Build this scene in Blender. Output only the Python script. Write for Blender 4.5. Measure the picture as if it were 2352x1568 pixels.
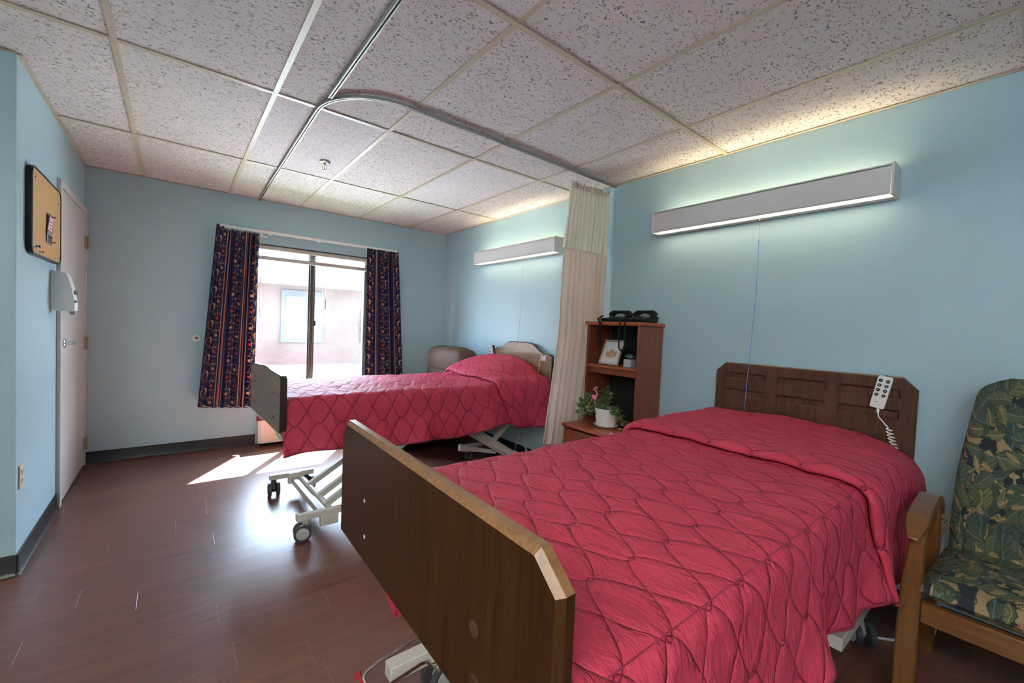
import bpy, math, random
import numpy as np
from mathutils import Vector, Matrix, noise as mnoise

for o in list(bpy.data.objects):
    bpy.data.objects.remove(o)
SC = bpy.context.scene
COL = SC.collection
PI = math.pi
R = random.Random(7)

# ------------------------------------------------------------------ dimensions of the room
CH, HC = 1.2794, 2.4297
XR, XL, YF, YN = 2.7336, -0.5753, 4.8786, 2.9916
XLL, YB = -1.75, -2.6          # unseen entry side of the room, behind the camera
GX0, GSX, GY0, GSY = -0.8238, 0.6096, 1.3139, 1.2192

# ------------------------------------------------------------------ camera
def make_camera():
    yaw, pitch, roll = 0.6742, -0.03405, 0.0419
    cy, sy, cp, sp = math.cos(yaw), math.sin(yaw), math.cos(pitch), math.sin(pitch)
    fw = Vector((sy*cp, cy*cp, sp)); rt = Vector((cy, -sy, 0)); up = rt.cross(fw)
    cr, sr = math.cos(roll), math.sin(roll)
    r2 = rt*cr + up*sr; u2 = up*cr - rt*sr
    cam = bpy.data.cameras.new('camera'); ob = bpy.data.objects.new('camera', cam); COL.objects.link(ob)
    cam.sensor_width = 36; cam.sensor_fit = 'HORIZONTAL'; cam.lens = 36*973.738/2352
    cam.clip_start = 0.02; cam.clip_end = 200
    b = -fw
    ob.matrix_world = Matrix(((r2.x, u2.x, b.x, 0), (r2.y, u2.y, b.y, 0), (r2.z, u2.z, b.z, CH), (0, 0, 0, 1)))
    SC.camera = ob
make_camera()

# ------------------------------------------------------------------ colour management, world, sun
SC.view_settings.view_transform = 'Standard'
SC.view_settings.look = 'None'
SC.view_settings.exposure = 1.85
SC.view_settings.gamma = 1.0
SC.view_settings.use_curve_mapping = False
SC.cycles.use_denoising = True
SC.cycles.max_bounces = 10
SC.cycles.diffuse_bounces = 6
SC.cycles.glossy_bounces = 4
SC.cycles.transparent_max_bounces = 24
SC.cycles.sample_clamp_indirect = 6

SKY = 13.5
W = bpy.data.worlds.new('world'); SC.world = W; W.use_nodes = True
bg = W.node_tree.nodes['Background']
bg.inputs[0].default_value = (0.64, 0.79, 1.0, 1); bg.inputs[1].default_value = SKY

SUN_DIR = Vector((-0.65, -1.0, -1.86)).normalized()
def make_sun():
    l = bpy.data.lights.new('sun', 'SUN'); l.energy = 50; l.angle = 0.009; l.color = (1.0, 0.94, 0.86)
    o = bpy.data.objects.new('sun', l); COL.objects.link(o)
    o.rotation_euler = SUN_DIR.to_track_quat('-Z', 'Y').to_euler()
    o.location = (4, 9, 8)
make_sun()
def make_portal():
    l = bpy.data.lights.new('window_portal', 'AREA'); l.shape = 'RECTANGLE'; l.size = 1.2; l.size_y = 1.45
    l.cycles.is_portal = True
    o = bpy.data.objects.new('window_portal', l); COL.objects.link(o)
    o.location = (1.16, 5.03, 1.27); o.rotation_euler = (math.radians(-90), 0, 0)
make_portal()

# ================================================================== node helper
class N:
    """wraps a socket so procedural formulas can be written as arithmetic"""
    T = None
    def __init__(s, v): s.v = v
    @staticmethod
    def m(op, *a, clamp=False):
        n = N.T.nodes.new('ShaderNodeMath'); n.operation = op; n.use_clamp = clamp
        for i, x in enumerate(a):
            if isinstance(x, N): N.T.links.new(x.v, n.inputs[i])
            else: n.inputs[i].default_value = x
        return N(n.outputs[0])
    def __add__(s, o): return N.m('ADD', s, o)
    __radd__ = __add__
    def __sub__(s, o): return N.m('SUBTRACT', s, o)
    def __rsub__(s, o): return N.m('SUBTRACT', o, s)
    def __mul__(s, o): return N.m('MULTIPLY', s, o)
    __rmul__ = __mul__
    def __truediv__(s, o): return N.m('DIVIDE', s, o)
    def __rtruediv__(s, o): return N.m('DIVIDE', o, s)
    def __neg__(s): return N.m('MULTIPLY', s, -1.0)
    def lt(s, o): return N.m('LESS_THAN', s, o)
    def gt(s, o): return N.m('GREATER_THAN', s, o)
def nsin(x): return N.m('SINE', x)
def ncos(x): return N.m('COSINE', x)
def nabs(x): return N.m('ABSOLUTE', x)
def nfloor(x): return N.m('FLOOR', x)
def nfrac(x): return N.m('FRACT', x)
def nmin(a, b): return N.m('MINIMUM', a, b)
def nmax(a, b): return N.m('MAXIMUM', a, b)
def nsqrt(x): return N.m('SQRT', x)
def npow(a, b): return N.m('POWER', a, b)
def clamp01(a): return N.m('ADD', a, 0.0, clamp=True)
def ss(lo, hi, x):
    n = N.T.nodes.new('ShaderNodeMapRange'); n.interpolation_type = 'SMOOTHSTEP'
    N.T.links.new(x.v, n.inputs[0]); n.inputs[1].default_value = lo; n.inputs[2].default_value = hi
    n.inputs[3].default_value = 0; n.inputs[4].default_value = 1
    return N(n.outputs[0])
def hyp(a, b): return nsqrt(a*a + b*b)
def coords(kind='Object'):
    n = N.T.nodes.new('ShaderNodeTexCoord')
    return n.outputs[kind]
def sep(sock):
    n = N.T.nodes.new('ShaderNodeSeparateXYZ'); N.T.links.new(sock, n.inputs[0])
    return N(n.outputs[0]), N(n.outputs[1]), N(n.outputs[2])
def comb(x, y, z=0.0):
    n = N.T.nodes.new('ShaderNodeCombineXYZ')
    for i, a in enumerate((x, y, z)):
        if isinstance(a, N): N.T.links.new(a.v, n.inputs[i])
        else: n.inputs[i].default_value = a
    return n.outputs[0]
def noise(vec, scale, detail=2.0, rough=0.5, dist=0.0, col=False):
    n = N.T.nodes.new('ShaderNodeTexNoise'); N.T.links.new(vec, n.inputs['Vector'])
    n.inputs['Scale'].default_value = scale; n.inputs['Detail'].default_value = detail
    n.inputs['Roughness'].default_value = rough; n.inputs['Distortion'].default_value = dist
    return n.outputs['Color'] if col else N(n.outputs[0])
def voro(vec, scale, feature='F1', rnd=1.0):
    n = N.T.nodes.new('ShaderNodeTexVoronoi'); n.feature = feature; N.T.links.new(vec, n.inputs['Vector'])
    n.inputs['Scale'].default_value = scale; n.inputs['Randomness'].default_value = rnd
    return n
def white(vec):
    n = N.T.nodes.new('ShaderNodeTexWhiteNoise'); n.noise_dimensions = '3D'; N.T.links.new(vec, n.inputs['Vector'])
    return N(n.outputs['Value'])
def mix(f, a, b, blend='MIX'):
    n = N.T.nodes.new('ShaderNodeMix'); n.data_type = 'RGBA'; n.blend_type = blend
    if isinstance(f, N): N.T.links.new(f.v, n.inputs[0])
    else: n.inputs[0].default_value = f
    for i, x in ((6, a), (7, b)):
        if isinstance(x, tuple): n.inputs[i].default_value = (x[0], x[1], x[2], 1)
        else: N.T.links.new(x, n.inputs[i])
    return n.outputs[2]
def ramp(f, stops, const=False):
    n = N.T.nodes.new('ShaderNodeValToRGB'); N.T.links.new(f.v, n.inputs[0])
    cr = n.color_ramp
    if const: cr.interpolation = 'CONSTANT'
    while len(cr.elements) < len(stops): cr.elements.new(0.5)
    for e, (p, c) in zip(cr.elements, stops): e.position = p; e.color = (*c, 1)
    return n.outputs[0]
def bump(h, dist, strength=1.0, normal=None):
    n = N.T.nodes.new('ShaderNodeBump'); n.inputs['Strength'].default_value = strength
    n.inputs['Distance'].default_value = dist
    N.T.links.new(h.v, n.inputs['Height'])
    if normal is not None: N.T.links.new(normal, n.inputs['Normal'])
    return n.outputs[0]

def mat(name, col=(0.5, 0.5, 0.5), rough=0.5, metal=0.0, build=None, **kw):
    m = bpy.data.materials.new(name); m.use_nodes = True; t = m.node_tree; N.T = t
    b = t.nodes['Principled BSDF']
    b.inputs['Base Color'].default_value = (*col, 1); b.inputs['Roughness'].default_value = rough
    b.inputs['Metallic'].default_value = metal
    for k, v in kw.items(): b.inputs[k].default_value = v
    if build:
        r = build()
        for k, v in r.items():
            if isinstance(v, N): v = v.v
            t.links.new(v, b.inputs[k])
    m.diffuse_color = (*col, 1)
    return m
def speck(col, scale=60, amt=0.06, bd=0.0004, rough=None):
    """plain coating with faint mottling, so no surface is a dead flat colour"""
    def f():
        v = coords('Object'); n = noise(v, scale, 3)
        n2 = noise(v, scale*0.06+1.5, 3)
        c = mix(n2, tuple(x*(1-amt) for x in col), tuple(min(1, x*(1+amt)) for x in col))
        return {'Base Color': c, 'Normal': bump(n, bd)}
    return f
def plain(name, col, rough=0.5, metal=0.0, amt=0.05, scale=60, bd=0.0003, **kw):
    return mat(name, col, rough, metal, speck(col, scale, amt, bd), **kw)

def b_wood(c1, c2, c3, axis='z', sc=1.0, streak=1.0):
    def f():
        x, y, z = sep(coords('Object'))
        if axis == 'z': v = comb(x*14*sc, y*14*sc, z*0.9*sc)
        elif axis == 'x': v = comb(x*0.9*sc, y*14*sc, z*14*sc)
        else: v = comb(x*14*sc, y*0.9*sc, z*14*sc)
        n1 = noise(v, 1.0, 5, 0.6, 1.2)
        if axis == 'z': v2 = comb(x*90*sc, y*90*sc, z*2.5*sc)
        elif axis == 'x': v2 = comb(x*2.5*sc, y*90*sc, z*90*sc)
        else: v2 = comb(x*90*sc, y*2.5*sc, z*90*sc)
        n2 = noise(v2, 1.3, 4, 0.65)
        rings = nsin(n1*34.0)*0.5+0.5
        f1 = clamp01(n2*1.3*streak-0.15*streak)
        c = mix(f1, c1, c2)
        c = mix(clamp01(npow(rings, 3.0)*0.55), c, c3)
        return {'Base Color': c, 'Normal': bump(n2, 0.0004)}
    return f

M = {}
def b_wall():
    v = coords('Object'); n = noise(v, 130, 3); n2 = noise(v, 1.1, 3); n3 = noise(v, 9, 3)
    c = mix(n2, (0.385, 0.555, 0.625), (0.415, 0.585, 0.650))
    c = mix(clamp01((n3-0.62)*1.6), c, (0.45, 0.61, 0.67))
    return {'Base Color': c, 'Normal': bump(n, 0.0012, 0.7)}
M['wall'] = mat('wall_paint', (0.32, 0.47, 0.52), 0.42, build=b_wall)
def b_tile(fine):
    def f():
        x, y, z = sep(coords('Object'))
        w = noise(comb(x, y, 0.0), 48 if not fine else 70, 2, 0.5, 0.0, col=True)
        wx, wy, wz = sep(w)
        k = 1.0 if not fine else 1.45
        def layer(sx, sy, ox, thr, wob):
            v = voro(comb((x+ox)*sx*k + (wx-0.5)*wob, (y+ox)*sy*k + (wy-0.5)*wob*2.6, 0.0), 1.0)
            return 1.0 - ss(thr*0.6, thr, N(v.outputs['Distance']))
        a = layer(38, 108, 0.0, 0.27, 1.6)
        b = layer(44, 120, 3.7, 0.23, 1.7)
        d = layer(110, 120, 1.3, 0.15, 0.3)
        msk = nmax(nmax(a, b), d*0.8)
        big = noise(comb(x, y, 0.0), 2.3, 3)
        base = mix(big, (0.70, 0.655, 0.63), (0.76, 0.71, 0.69)) if not fine else mix(big, (0.76, 0.72, 0.73), (0.81, 0.77, 0.78))
        c = mix(msk*(0.85 if not fine else 0.6), base, (0.15, 0.105, 0.075))
        gr = noise(comb(x, y, 0.0), 300, 2)
        return {'Base Color': c, 'Normal': bump(gr*0.12-msk, 0.003)}
    return f
M['tile'] = mat('ceiling_tile_fissured', (0.6, 0.57, 0.54), 0.95, build=b_tile(False))
M['tile_fine'] = mat('ceiling_tile_fine', (0.65, 0.62, 0.6), 0.95, build=b_tile(True))
M['tbar'] = plain('ceiling_grid_cream', (0.56, 0.49, 0.36), 0.45, amt=0.08)
def b_floor():
    x, y, z = sep(coords('Object'))
    PW, PL = 0.1503, 0.92
    row = nfloor((y-2.37)/PW); fy = nfrac((y-2.37)/PW)
    ro = white(comb(row, 3.0, 1.0))
    xx = (x + ro*PL*1.0 + 0.23)/PL
    colm = nfloor(xx); fx = nfrac(xx)
    pr = white(comb(row, colm, 5.0)); pr2 = white(comb(row, colm, 9.0))
    g1 = noise(comb(x*1.6+pr*17, y*26+pr2*9, pr*5), 1.0, 5, 0.62, 1.0)
    g2 = noise(comb(x*5+pr*11, y*150, pr2*7), 1.0, 4, 0.6)
    knot = noise(comb(x*2.2+pr2*13, y*14, 2.0), 1.0, 3, 0.5, 0.3)
    c = ramp(g1, [(0.25, (0.075, 0.027, 0.017)), (0.45, (0.130, 0.047, 0.028)), (0.62, (0.175, 0.066, 0.040)), (0.8, (0.235, 0.096, 0.059))])
    c = mix(clamp01(g2*0.7-0.1), c, (0.070, 0.028, 0.018))
    c = mix(clamp01((knot-0.66)*1.6), c, (0.20, 0.085, 0.050))
    c = mix(pr*0.30, c, (0.13, 0.052, 0.034))
    ey = nmin(fy, 1.0-fy)*PW; ex = nmin(fx, 1.0-fx)*PL
    seam = (1.0-ss(0.0003, 0.0012, ey))*0.55
    c = mix(seam, c, (0.045, 0.018, 0.012))
    sx = 1.0-ss(0.0006, 0.0016, ex)
    c = mix(sx*0.5, c, (0.30, 0.20, 0.16))
    dots = voro(comb(x, y, 0.0), 5.5); dd = 1.0-ss(0.008, 0.016, N(dots.outputs['Distance']))
    c = mix(dd*0.7, c, (0.5, 0.4, 0.33))
    sm = noise(comb(x, y, 0.0), 3.5, 4)
    return {'Base Color': c, 'Roughness': sm*0.10+0.285, 'Normal': bump(g2*0.4-seam-sx*0.6, 0.0006)}
M['floor'] = mat('floor_laminate', (0.13, 0.05, 0.03), 0.35, build=b_floor, **{'Specular IOR Level': 0.85})
M['base'] = plain('baseboard_vinyl', (0.012, 0.014, 0.017), 0.35, amt=0.2)
M['door'] = plain('door_paint', (0.62, 0.59, 0.56), 0.4, amt=0.03)
M['brass'] = plain('aged_brass', (0.42, 0.33, 0.18), 0.35, 0.9, amt=0.2)
M['chrome'] = plain('chrome', (0.75, 0.75, 0.76), 0.16, 1.0, amt=0.05)
M['steel'] = plain('brushed_steel', (0.55, 0.55, 0.54), 0.35, 0.9, amt=0.05)
M['alum'] = plain('track_aluminium', (0.36, 0.37, 0.34), 0.55, 0.6, amt=0.06)
M['black'] = plain('black_plastic', (0.008, 0.008, 0.009), 0.42, amt=0.2, **{'Specular IOR Level': 0.25})
M['rubber'] = plain('grey_rubber', (0.045, 0.048, 0.055), 0.5, amt=0.2)
M['hub'] = plain('caster_hub', (0.42, 0.41, 0.38), 0.45, amt=0.1)
M['white'] = plain('white_plastic', (0.88, 0.88, 0.86), 0.35, amt=0.03)
M['cream'] = plain('cream_plastic', (0.66, 0.58, 0.44), 0.4, amt=0.05)
M['bedmetal'] = plain('cream_bed_steel', (0.60, 0.57, 0.49), 0.38, amt=0.05)
M['lampmetal'] = plain('lamp_enamel', (0.70, 0.69, 0.67), 0.42, amt=0.03)
M['heater'] = plain('heater_enamel', (0.80, 0.66, 0.56), 0.45, amt=0.03)
M['winframe'] = plain('bronze_window_frame', (0.10, 0.082, 0.066), 0.4, 0.4, amt=0.15)
M['blind'] = plain('blind_cream', (0.50, 0.46, 0.39), 0.6, amt=0.04)
M['cable'] = plain('cable_grey', (0.50, 0.51, 0.52), 0.45, amt=0.05)
M['leather'] = plain('brown_leather', (0.095, 0.056, 0.037), 0.60, amt=0.25, scale=220, bd=0.0012, **{'Specular IOR Level': 0.25})
M['blue_string'] = plain('blue_string', (0.16, 0.29, 0.66), 0.8)
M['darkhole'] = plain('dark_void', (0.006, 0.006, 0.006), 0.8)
M['dark_edge'] = plain('dark_edge_band', (0.030, 0.020, 0.016), 0.25, amt=0.2)
M['pink'] = plain('pink_plastic', (0.86, 0.16, 0.36), 0.4, amt=0.08)
M['paperw'] = plain('white_paper', (0.72, 0.72, 0.72), 0.8, amt=0.03)
M['concrete'] = plain('grey_planter_concrete', (0.42, 0.42, 0.43), 0.85, amt=0.12, scale=300, bd=0.001)
M['soil'] = plain('soil', (0.06, 0.04, 0.025), 0.95, amt=0.4, scale=200, bd=0.004)
M['walnut'] = mat('walnut_laminate', (0.09, 0.04, 0.02), 0.30, **{'Specular IOR Level': 0.12}, build=b_wood((0.022, 0.0075, 0.0024), (0.060, 0.023, 0.0068), (0.015, 0.0055, 0.002), 'z'))
M['rim'] = mat('light_edge_laminate', (0.30, 0.18, 0.09), 0.32, build=b_wood((0.135, 0.064, 0.022), (0.27, 0.142, 0.058), (0.11, 0.050, 0.018), 'x', 1.6))
M['hbwood'] = mat('headboard_walnut', (0.11, 0.05, 0.03), 0.36, **{'Specular IOR Level': 0.3}, build=b_wood((0.055, 0.021, 0.011), (0.125, 0.052, 0.027), (0.036, 0.015, 0.009), 'z'))
M['greywood'] = mat('grey_walnut_laminate', (0.12, 0.085, 0.06), 0.42, build=b_wood((0.19, 0.138, 0.100), (0.28, 0.205, 0.150), (0.145, 0.104, 0.076), 'y', 0.7))
M['tanwood'] = mat('tan_walnut_laminate', (0.24, 0.15, 0.09), 0.30, build=b_wood((0.17, 0.085, 0.040), (0.30, 0.170, 0.088), (0.14, 0.068, 0.033), 'y', 0.8))
M['cherry'] = mat('cherry_veneer', (0.23, 0.05, 0.02), 0.35, build=b_wood((0.155, 0.036, 0.014), (0.245, 0.060, 0.022), (0.115, 0.026, 0.011), 'z', 0.6))
M['cherry_edge'] = mat('cherry_edge', (0.34, 0.085, 0.03), 0.35, build=b_wood((0.27, 0.062, 0.022), (0.37, 0.098, 0.036), (0.24, 0.055, 0.02), 'y', 0.8))
M['oak'] = mat('honey_oak', (0.36, 0.17, 0.055), 0.32, build=b_wood((0.105, 0.038, 0.008), (0.195, 0.080, 0.019), (0.080, 0.028, 0.006), 'z', 0.8))
M['oakh'] = mat('honey_oak_rail', (0.36, 0.17, 0.055), 0.32, build=b_wood((0.105, 0.038, 0.008), (0.195, 0.080, 0.019), (0.080, 0.028, 0.006), 'y', 0.8))
def b_cork():
    v = coords('Object'); n = noise(v, 260, 3, 0.7); v2 = voro(v, 190)
    c = mix(n, (0.40, 0.225, 0.085), (0.64, 0.40, 0.18)); c = mix(N(v2.outputs['Distance']).lt(0.12)*0.5, c, (0.25, 0.12, 0.05))
    return {'Base Color': c, 'Normal': bump(n, 0.001)}
M['cork'] = mat('cork', (0.55, 0.33, 0.14), 0.85, build=b_cork)

# quilt: ogee stitching.  UV is the cloth in metres.
def b_quilt():
    u, v, _ = sep(coords('UV'))
    L, P, a = 0.270, 0.172, 0.53
    s1 = nsin(u*(2*PI/L)); tri = N.m('ARCSINE', s1*0.999)*(2/PI)
    wv = (s1*0.78+tri*0.22)*a
    d1 = nabs(nfrac(v/P+wv)-0.5); d2 = nabs(nfrac(v/P-wv)-0.5)
    sl = nabs(ncos(u*(2*PI/L)))*2.0*PI/L*P*a*0.9
    k = P/nsqrt(1.0+sl*sl)
    d = nmin(d1, d2)*k                    # distance to the nearest stitch line, metres
    puff = npow(clamp01(d/0.030), 0.42)
    st = 1.0-ss(0.0008, 0.0024, d)
    cv = comb(u, v, 0.0)
    w1 = noise(comb(u*1.0, v*0.42, 0.0), 34, 4, 0.62, 1.4); w2 = noise(cv, 9, 3, 0.5, 0.6); w3 = noise(cv, 900, 2)
    near = 1.0-ss(0.0, 0.045, d)
    h = puff*0.0120 + w1*0.0120*(near*0.65+0.35) + w2*0.010 + w3*0.00012
    c = mix(w2, (0.440, 0.035, 0.070), (0.490, 0.045, 0.084))
    c = mix(st*0.55, c, (0.20, 0.012, 0.030))
    lint = voro(cv, 4.3); ld = 1.0-ss(0.006, 0.012, N(lint.outputs['Distance']))
    c = mix(ld*0.7, c, (0.8, 0.6, 0.6))
    return {'Base Color': c, 'Normal': bump(h, 1.0, 0.95)}
M['quilt'] = mat('burgundy_quilting', (0.32, 0.025, 0.055), 0.58, build=b_quilt, **{'Specular IOR Level': 0.2})
M['quilt_hem'] = plain('burgundy_binding', (0.25, 0.018, 0.042), 0.5, amt=0.15, scale=120, bd=0.001)
M['mattress'] = plain('mattress_white', (0.62, 0.62, 0.63), 0.6, amt=0.05)

def translucent_wrap(m, colsock_from_base=True, amt=0.4):
    """cloth: mixes a translucent lobe into the principled one"""
    t = m.node_tree; N.T = t
    b = t.nodes['Principled BSDF']; out = t.nodes['Material Output']
    tr = t.nodes.new('ShaderNodeBsdfTranslucent'); mx = t.nodes.new('ShaderNodeMixShader'); mx.inputs[0].default_value = amt
    if b.inputs['Base Color'].is_linked: t.links.new(b.inputs['Base Color'].links[0].from_socket, tr.inputs[0])
    else: tr.inputs[0].default_value = b.inputs['Base Color'].default_value
    t.links.new(b.outputs[0], mx.inputs[1]); t.links.new(tr.outputs[0], mx.inputs[2]); t.links.new(mx.outputs[0], out.inputs[0])
    return m
# navy window curtain: repeat of scroll band + stripes, UV in metres
def b_navy():
    u, v, _ = sep(coords('UV'))
    REP = 0.345
    fu = nfrac(u/REP)*REP
    c = mix(noise(comb(u, v, 0.0), 30, 2), (0.010, 0.012, 0.060), (0.016, 0.018, 0.085))
    def stripe(c, a, b, col):
        m = fu.gt(a)*fu.lt(b)
        return mix(m, c, col)
    GOLD = (0.46, 0.22, 0.10); CR = (0.58, 0.38, 0.22); SAL = (0.52, 0.15, 0.11); RED = (0.42, 0.030, 0.015)
    c = stripe(c, 0.226, 0.232, CR)
    c = stripe(c, 0.262, 0.269, SAL); c = stripe(c, 0.2725, 0.2745, CR); c = stripe(c, 0.278, 0.285, SAL)
    c = stripe(c, 0.326, 0.332, CR)
    wu = (noise(comb(u, v, 0.0), 22, 2)-0.5)*0.010
    def column(c, cx, ph, flip):
        VP = 0.155
        cellv = v/VP+ph
        fv = (nfrac(cellv)-0.5)*VP; k = nfloor(cellv); par = nfrac(k*0.5)*2.0
        du = (fu-cx+wu)*flip; dv = fv
        r = hyp(du, dv)
        ring = nabs(r-0.043).lt(0.0022)*(1.0-(du.gt(0.006)*dv.gt(0.020)))
        r2 = nabs(hyp(du+0.012, dv-0.064)-0.018).lt(0.0018)*dv.gt(0.040)
        curl = nabs(hyp(du-0.042, dv+0.052)-0.008).lt(0.0018)
        # leaf: crescent on the outer side of the ring
        leaf = hyp(du-0.030, (dv-0.022)*0.62).lt(0.017)*hyp(du-0.018, (dv-0.014)*0.62).gt(0.017)
        ang = N.m('ARCTAN2', dv, du)
        petal = r.lt(ncos(ang*5.0+0.6)*0.0045+0.0125)
        core = hyp(du, dv-0.002).lt(0.0042)
        c = mix(clamp01(ring+r2+curl), c, GOLD); c = mix(leaf, c, CR)
        c = mix(petal, c, mix(par, RED, (0.58, 0.33, 0.17))); c = mix(core, c, mix(par, GOLD, (0.45, 0.16, 0.07)))
        return c
    c = column(c, 0.056, 0.0, 1.0)
    c = column(c, 0.162, 0.5, -1.0)
    weave = noise(comb(u*1.0, v*1.0, 0.0), 700, 2)
    return {'Base Color': c, 'Normal': bump(weave, 0.0006)}
M['navy'] = translucent_wrap(mat('navy_scroll_fabric', (0.02, 0.02, 0.08), 0.8, build=b_navy), amt=0.30)
def b_drape():
    u, v, _ = sep(coords('UV')); n = noise(comb(u, v, 0.0), 18, 4, 0.6, 1.5); w = noise(comb(u, v, 0.0), 600, 2)
    c = mix(clamp01(n*1.6-0.3), (0.86, 0.76, 0.68), (0.90, 0.83, 0.75))
    return {'Base Color': c, 'Normal': bump(n+w*0.2, 0.0012)}
M['drape'] = translucent_wrap(mat('ivory_jacquard', (0.68, 0.58, 0.50), 0.85, build=b_drape), amt=0.40)
def mat_net():
    m = mat('ivory_netting', (0.88, 0.83, 0.68), 0.8); t = m.node_tree; N.T = t
    b = t.nodes['Principled BSDF']; out = t.nodes['Material Output']
    u, v, _ = sep(coords('UV'))
    S = 0.0085
    r = nfrac(nfloor(v/S)*0.5)
    du = (nfrac(u/S+r)-0.5); dv = (nfrac(v/S)-0.5)
    hole = hyp(du, dv*1.1).lt(0.21)
    tr = t.nodes.new('ShaderNodeBsdfTransparent'); mx = t.nodes.new('ShaderNodeMixShader')
    t.links.new(hole.v, mx.inputs[0]); t.links.new(b.outputs[0], mx.inputs[1]); t.links.new(tr.outputs[0], mx.inputs[2]); t.links.new(mx.outputs[0], out.inputs[0])
    return m
M['net'] = mat_net()
# tapestry upholstery: three layers of leaf shapes
def b_tapestry():
    co = coords('Object'); x, y, z = sep(co)
    uv = comb(y*1.0, z*0.85-x*0.80, 0.0)
    u, v, _ = sep(uv)
    wob = noise(uv, 20, 4, 0.6, 0.0, col=True); wx, wy, _z = sep(wob)
    c = mix(ss(0.50, 0.53, noise(uv, 24, 3, 0.5)), (0.008, 0.014, 0.022), (0.36, 0.25, 0.115))
    def leaves(c, S, off, ca, cb, cd, keep, wid, wb=0.020):
        px = (u+off)+(wx-0.5)*wb; py = (v-off)+(wy-0.5)*wb
        vo = voro(comb(px, py, 0.0), S, rnd=0.95)
        cx, cy, cz = sep(vo.outputs['Color'])
        fx, fy, fz = sep(vo.outputs['Position'])
        dx = px-fx; dy = py-fy
        ang = cx*6.2832; ca_ = ncos(ang); sa_ = nsin(ang)
        lx = (dx*ca_+dy*sa_)*S; ly = (dy*ca_-dx*sa_)*S
        t = clamp01(lx*0.95+0.50)
        body = nsin(npow(t, 0.8)*PI)
        prof = body*wid
        lobes = nabs(nsin(t*15.0+nabs(ly)*4.0))*0.055*body
        edge = prof+lobes-nabs(ly)
        m = edge.gt(0.0)*cy.lt(keep)
        side = clamp01(nsin((t*7.0+nabs(ly)*7.0)*2*PI)*1.5)
        lc = mix(cz, ca, cb)
        lc = mix(side*0.55, lc, cd)
        lc = mix(ss(-0.10, 0.12, ly)*0.45, lc, cd)
        lc = mix((1.0-ss(0.006, 0.022, nabs(ly)))*0.8, lc, tuple(min(1, q*1.9+0.02) for q in ca))
        lc = mix((1.0-ss(0.0, 0.05, edge))*0.75, lc, (0.010, 0.016, 0.018))
        return mix(m, c, lc)
    c = leaves(c, 8.6, 0.0, (0.045, 0.090, 0.075), (0.075, 0.105, 0.060), (0.018, 0.036, 0.032), 0.92, 0.36)
    c = leaves(c, 11.0, 0.37, (0.19, 0.175, 0.060), (0.085, 0.125, 0.085), (0.045, 0.055, 0.028), 0.70, 0.33)
    c = leaves(c, 14.0, 1.91, (0.050, 0.105, 0.090), (0.15, 0.155, 0.060), (0.020, 0.035, 0.028), 0.62, 0.30)
    c = leaves(c, 18.5, 3.11, (0.20, 0.18, 0.065), (0.06, 0.10, 0.075), (0.040, 0.045, 0.022), 0.50, 0.26)
    c = leaves(c, 24.0, 2.63, (0.38, 0.27, 0.125), (0.30, 0.20, 0.085), (0.17, 0.10, 0.045), 0.20, 0.22)
    be = voro(uv, 85); clus = ss(0.58, 0.61, noise(uv, 13, 2))
    bd = N(be.outputs['Distance'])
    bm = bd.lt(0.34)*clus
    c = mix(bm, c, mix(ss(0.47, 0.53, noise(uv, 8, 2)), (0.20, 0.035, 0.035), (0.34, 0.14, 0.05)))
    weave = noise(uv, 900, 2)
    c = mix(weave*0.65, c, (0.012, 0.020, 0.022))
    return {'Base Color': c, 'Normal': bump(weave, 0.0008)}
M['tapestry'] = mat('leaf_tapestry', (0.06, 0.08, 0.05), 0.9, build=b_tapestry)
def b_leaf(c1, c2):
    def f():
        n = noise(coords('Object'), 45, 2); return {'Base Color': mix(n, c1, c2)}
    return f
M['leaf'] = mat('jade_leaf', (0.08, 0.17, 0.05), 0.38, build=b_leaf((0.045, 0.105, 0.035), (0.13, 0.23, 0.075)))
M['leaf_pale'] = mat('pale_jade_leaf', (0.3, 0.2, 0.05), 0.4, build=b_leaf((0.20, 0.30, 0.07), (0.42, 0.27, 0.06)))
M['stem'] = plain('plant_stem', (0.14, 0.15, 0.06), 0.6)
M['succulent'] = mat('succulent_leaf', (0.12, 0.25, 0.18), 0.5, build=b_leaf((0.09, 0.22, 0.15), (0.20, 0.34, 0.26)))

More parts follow.
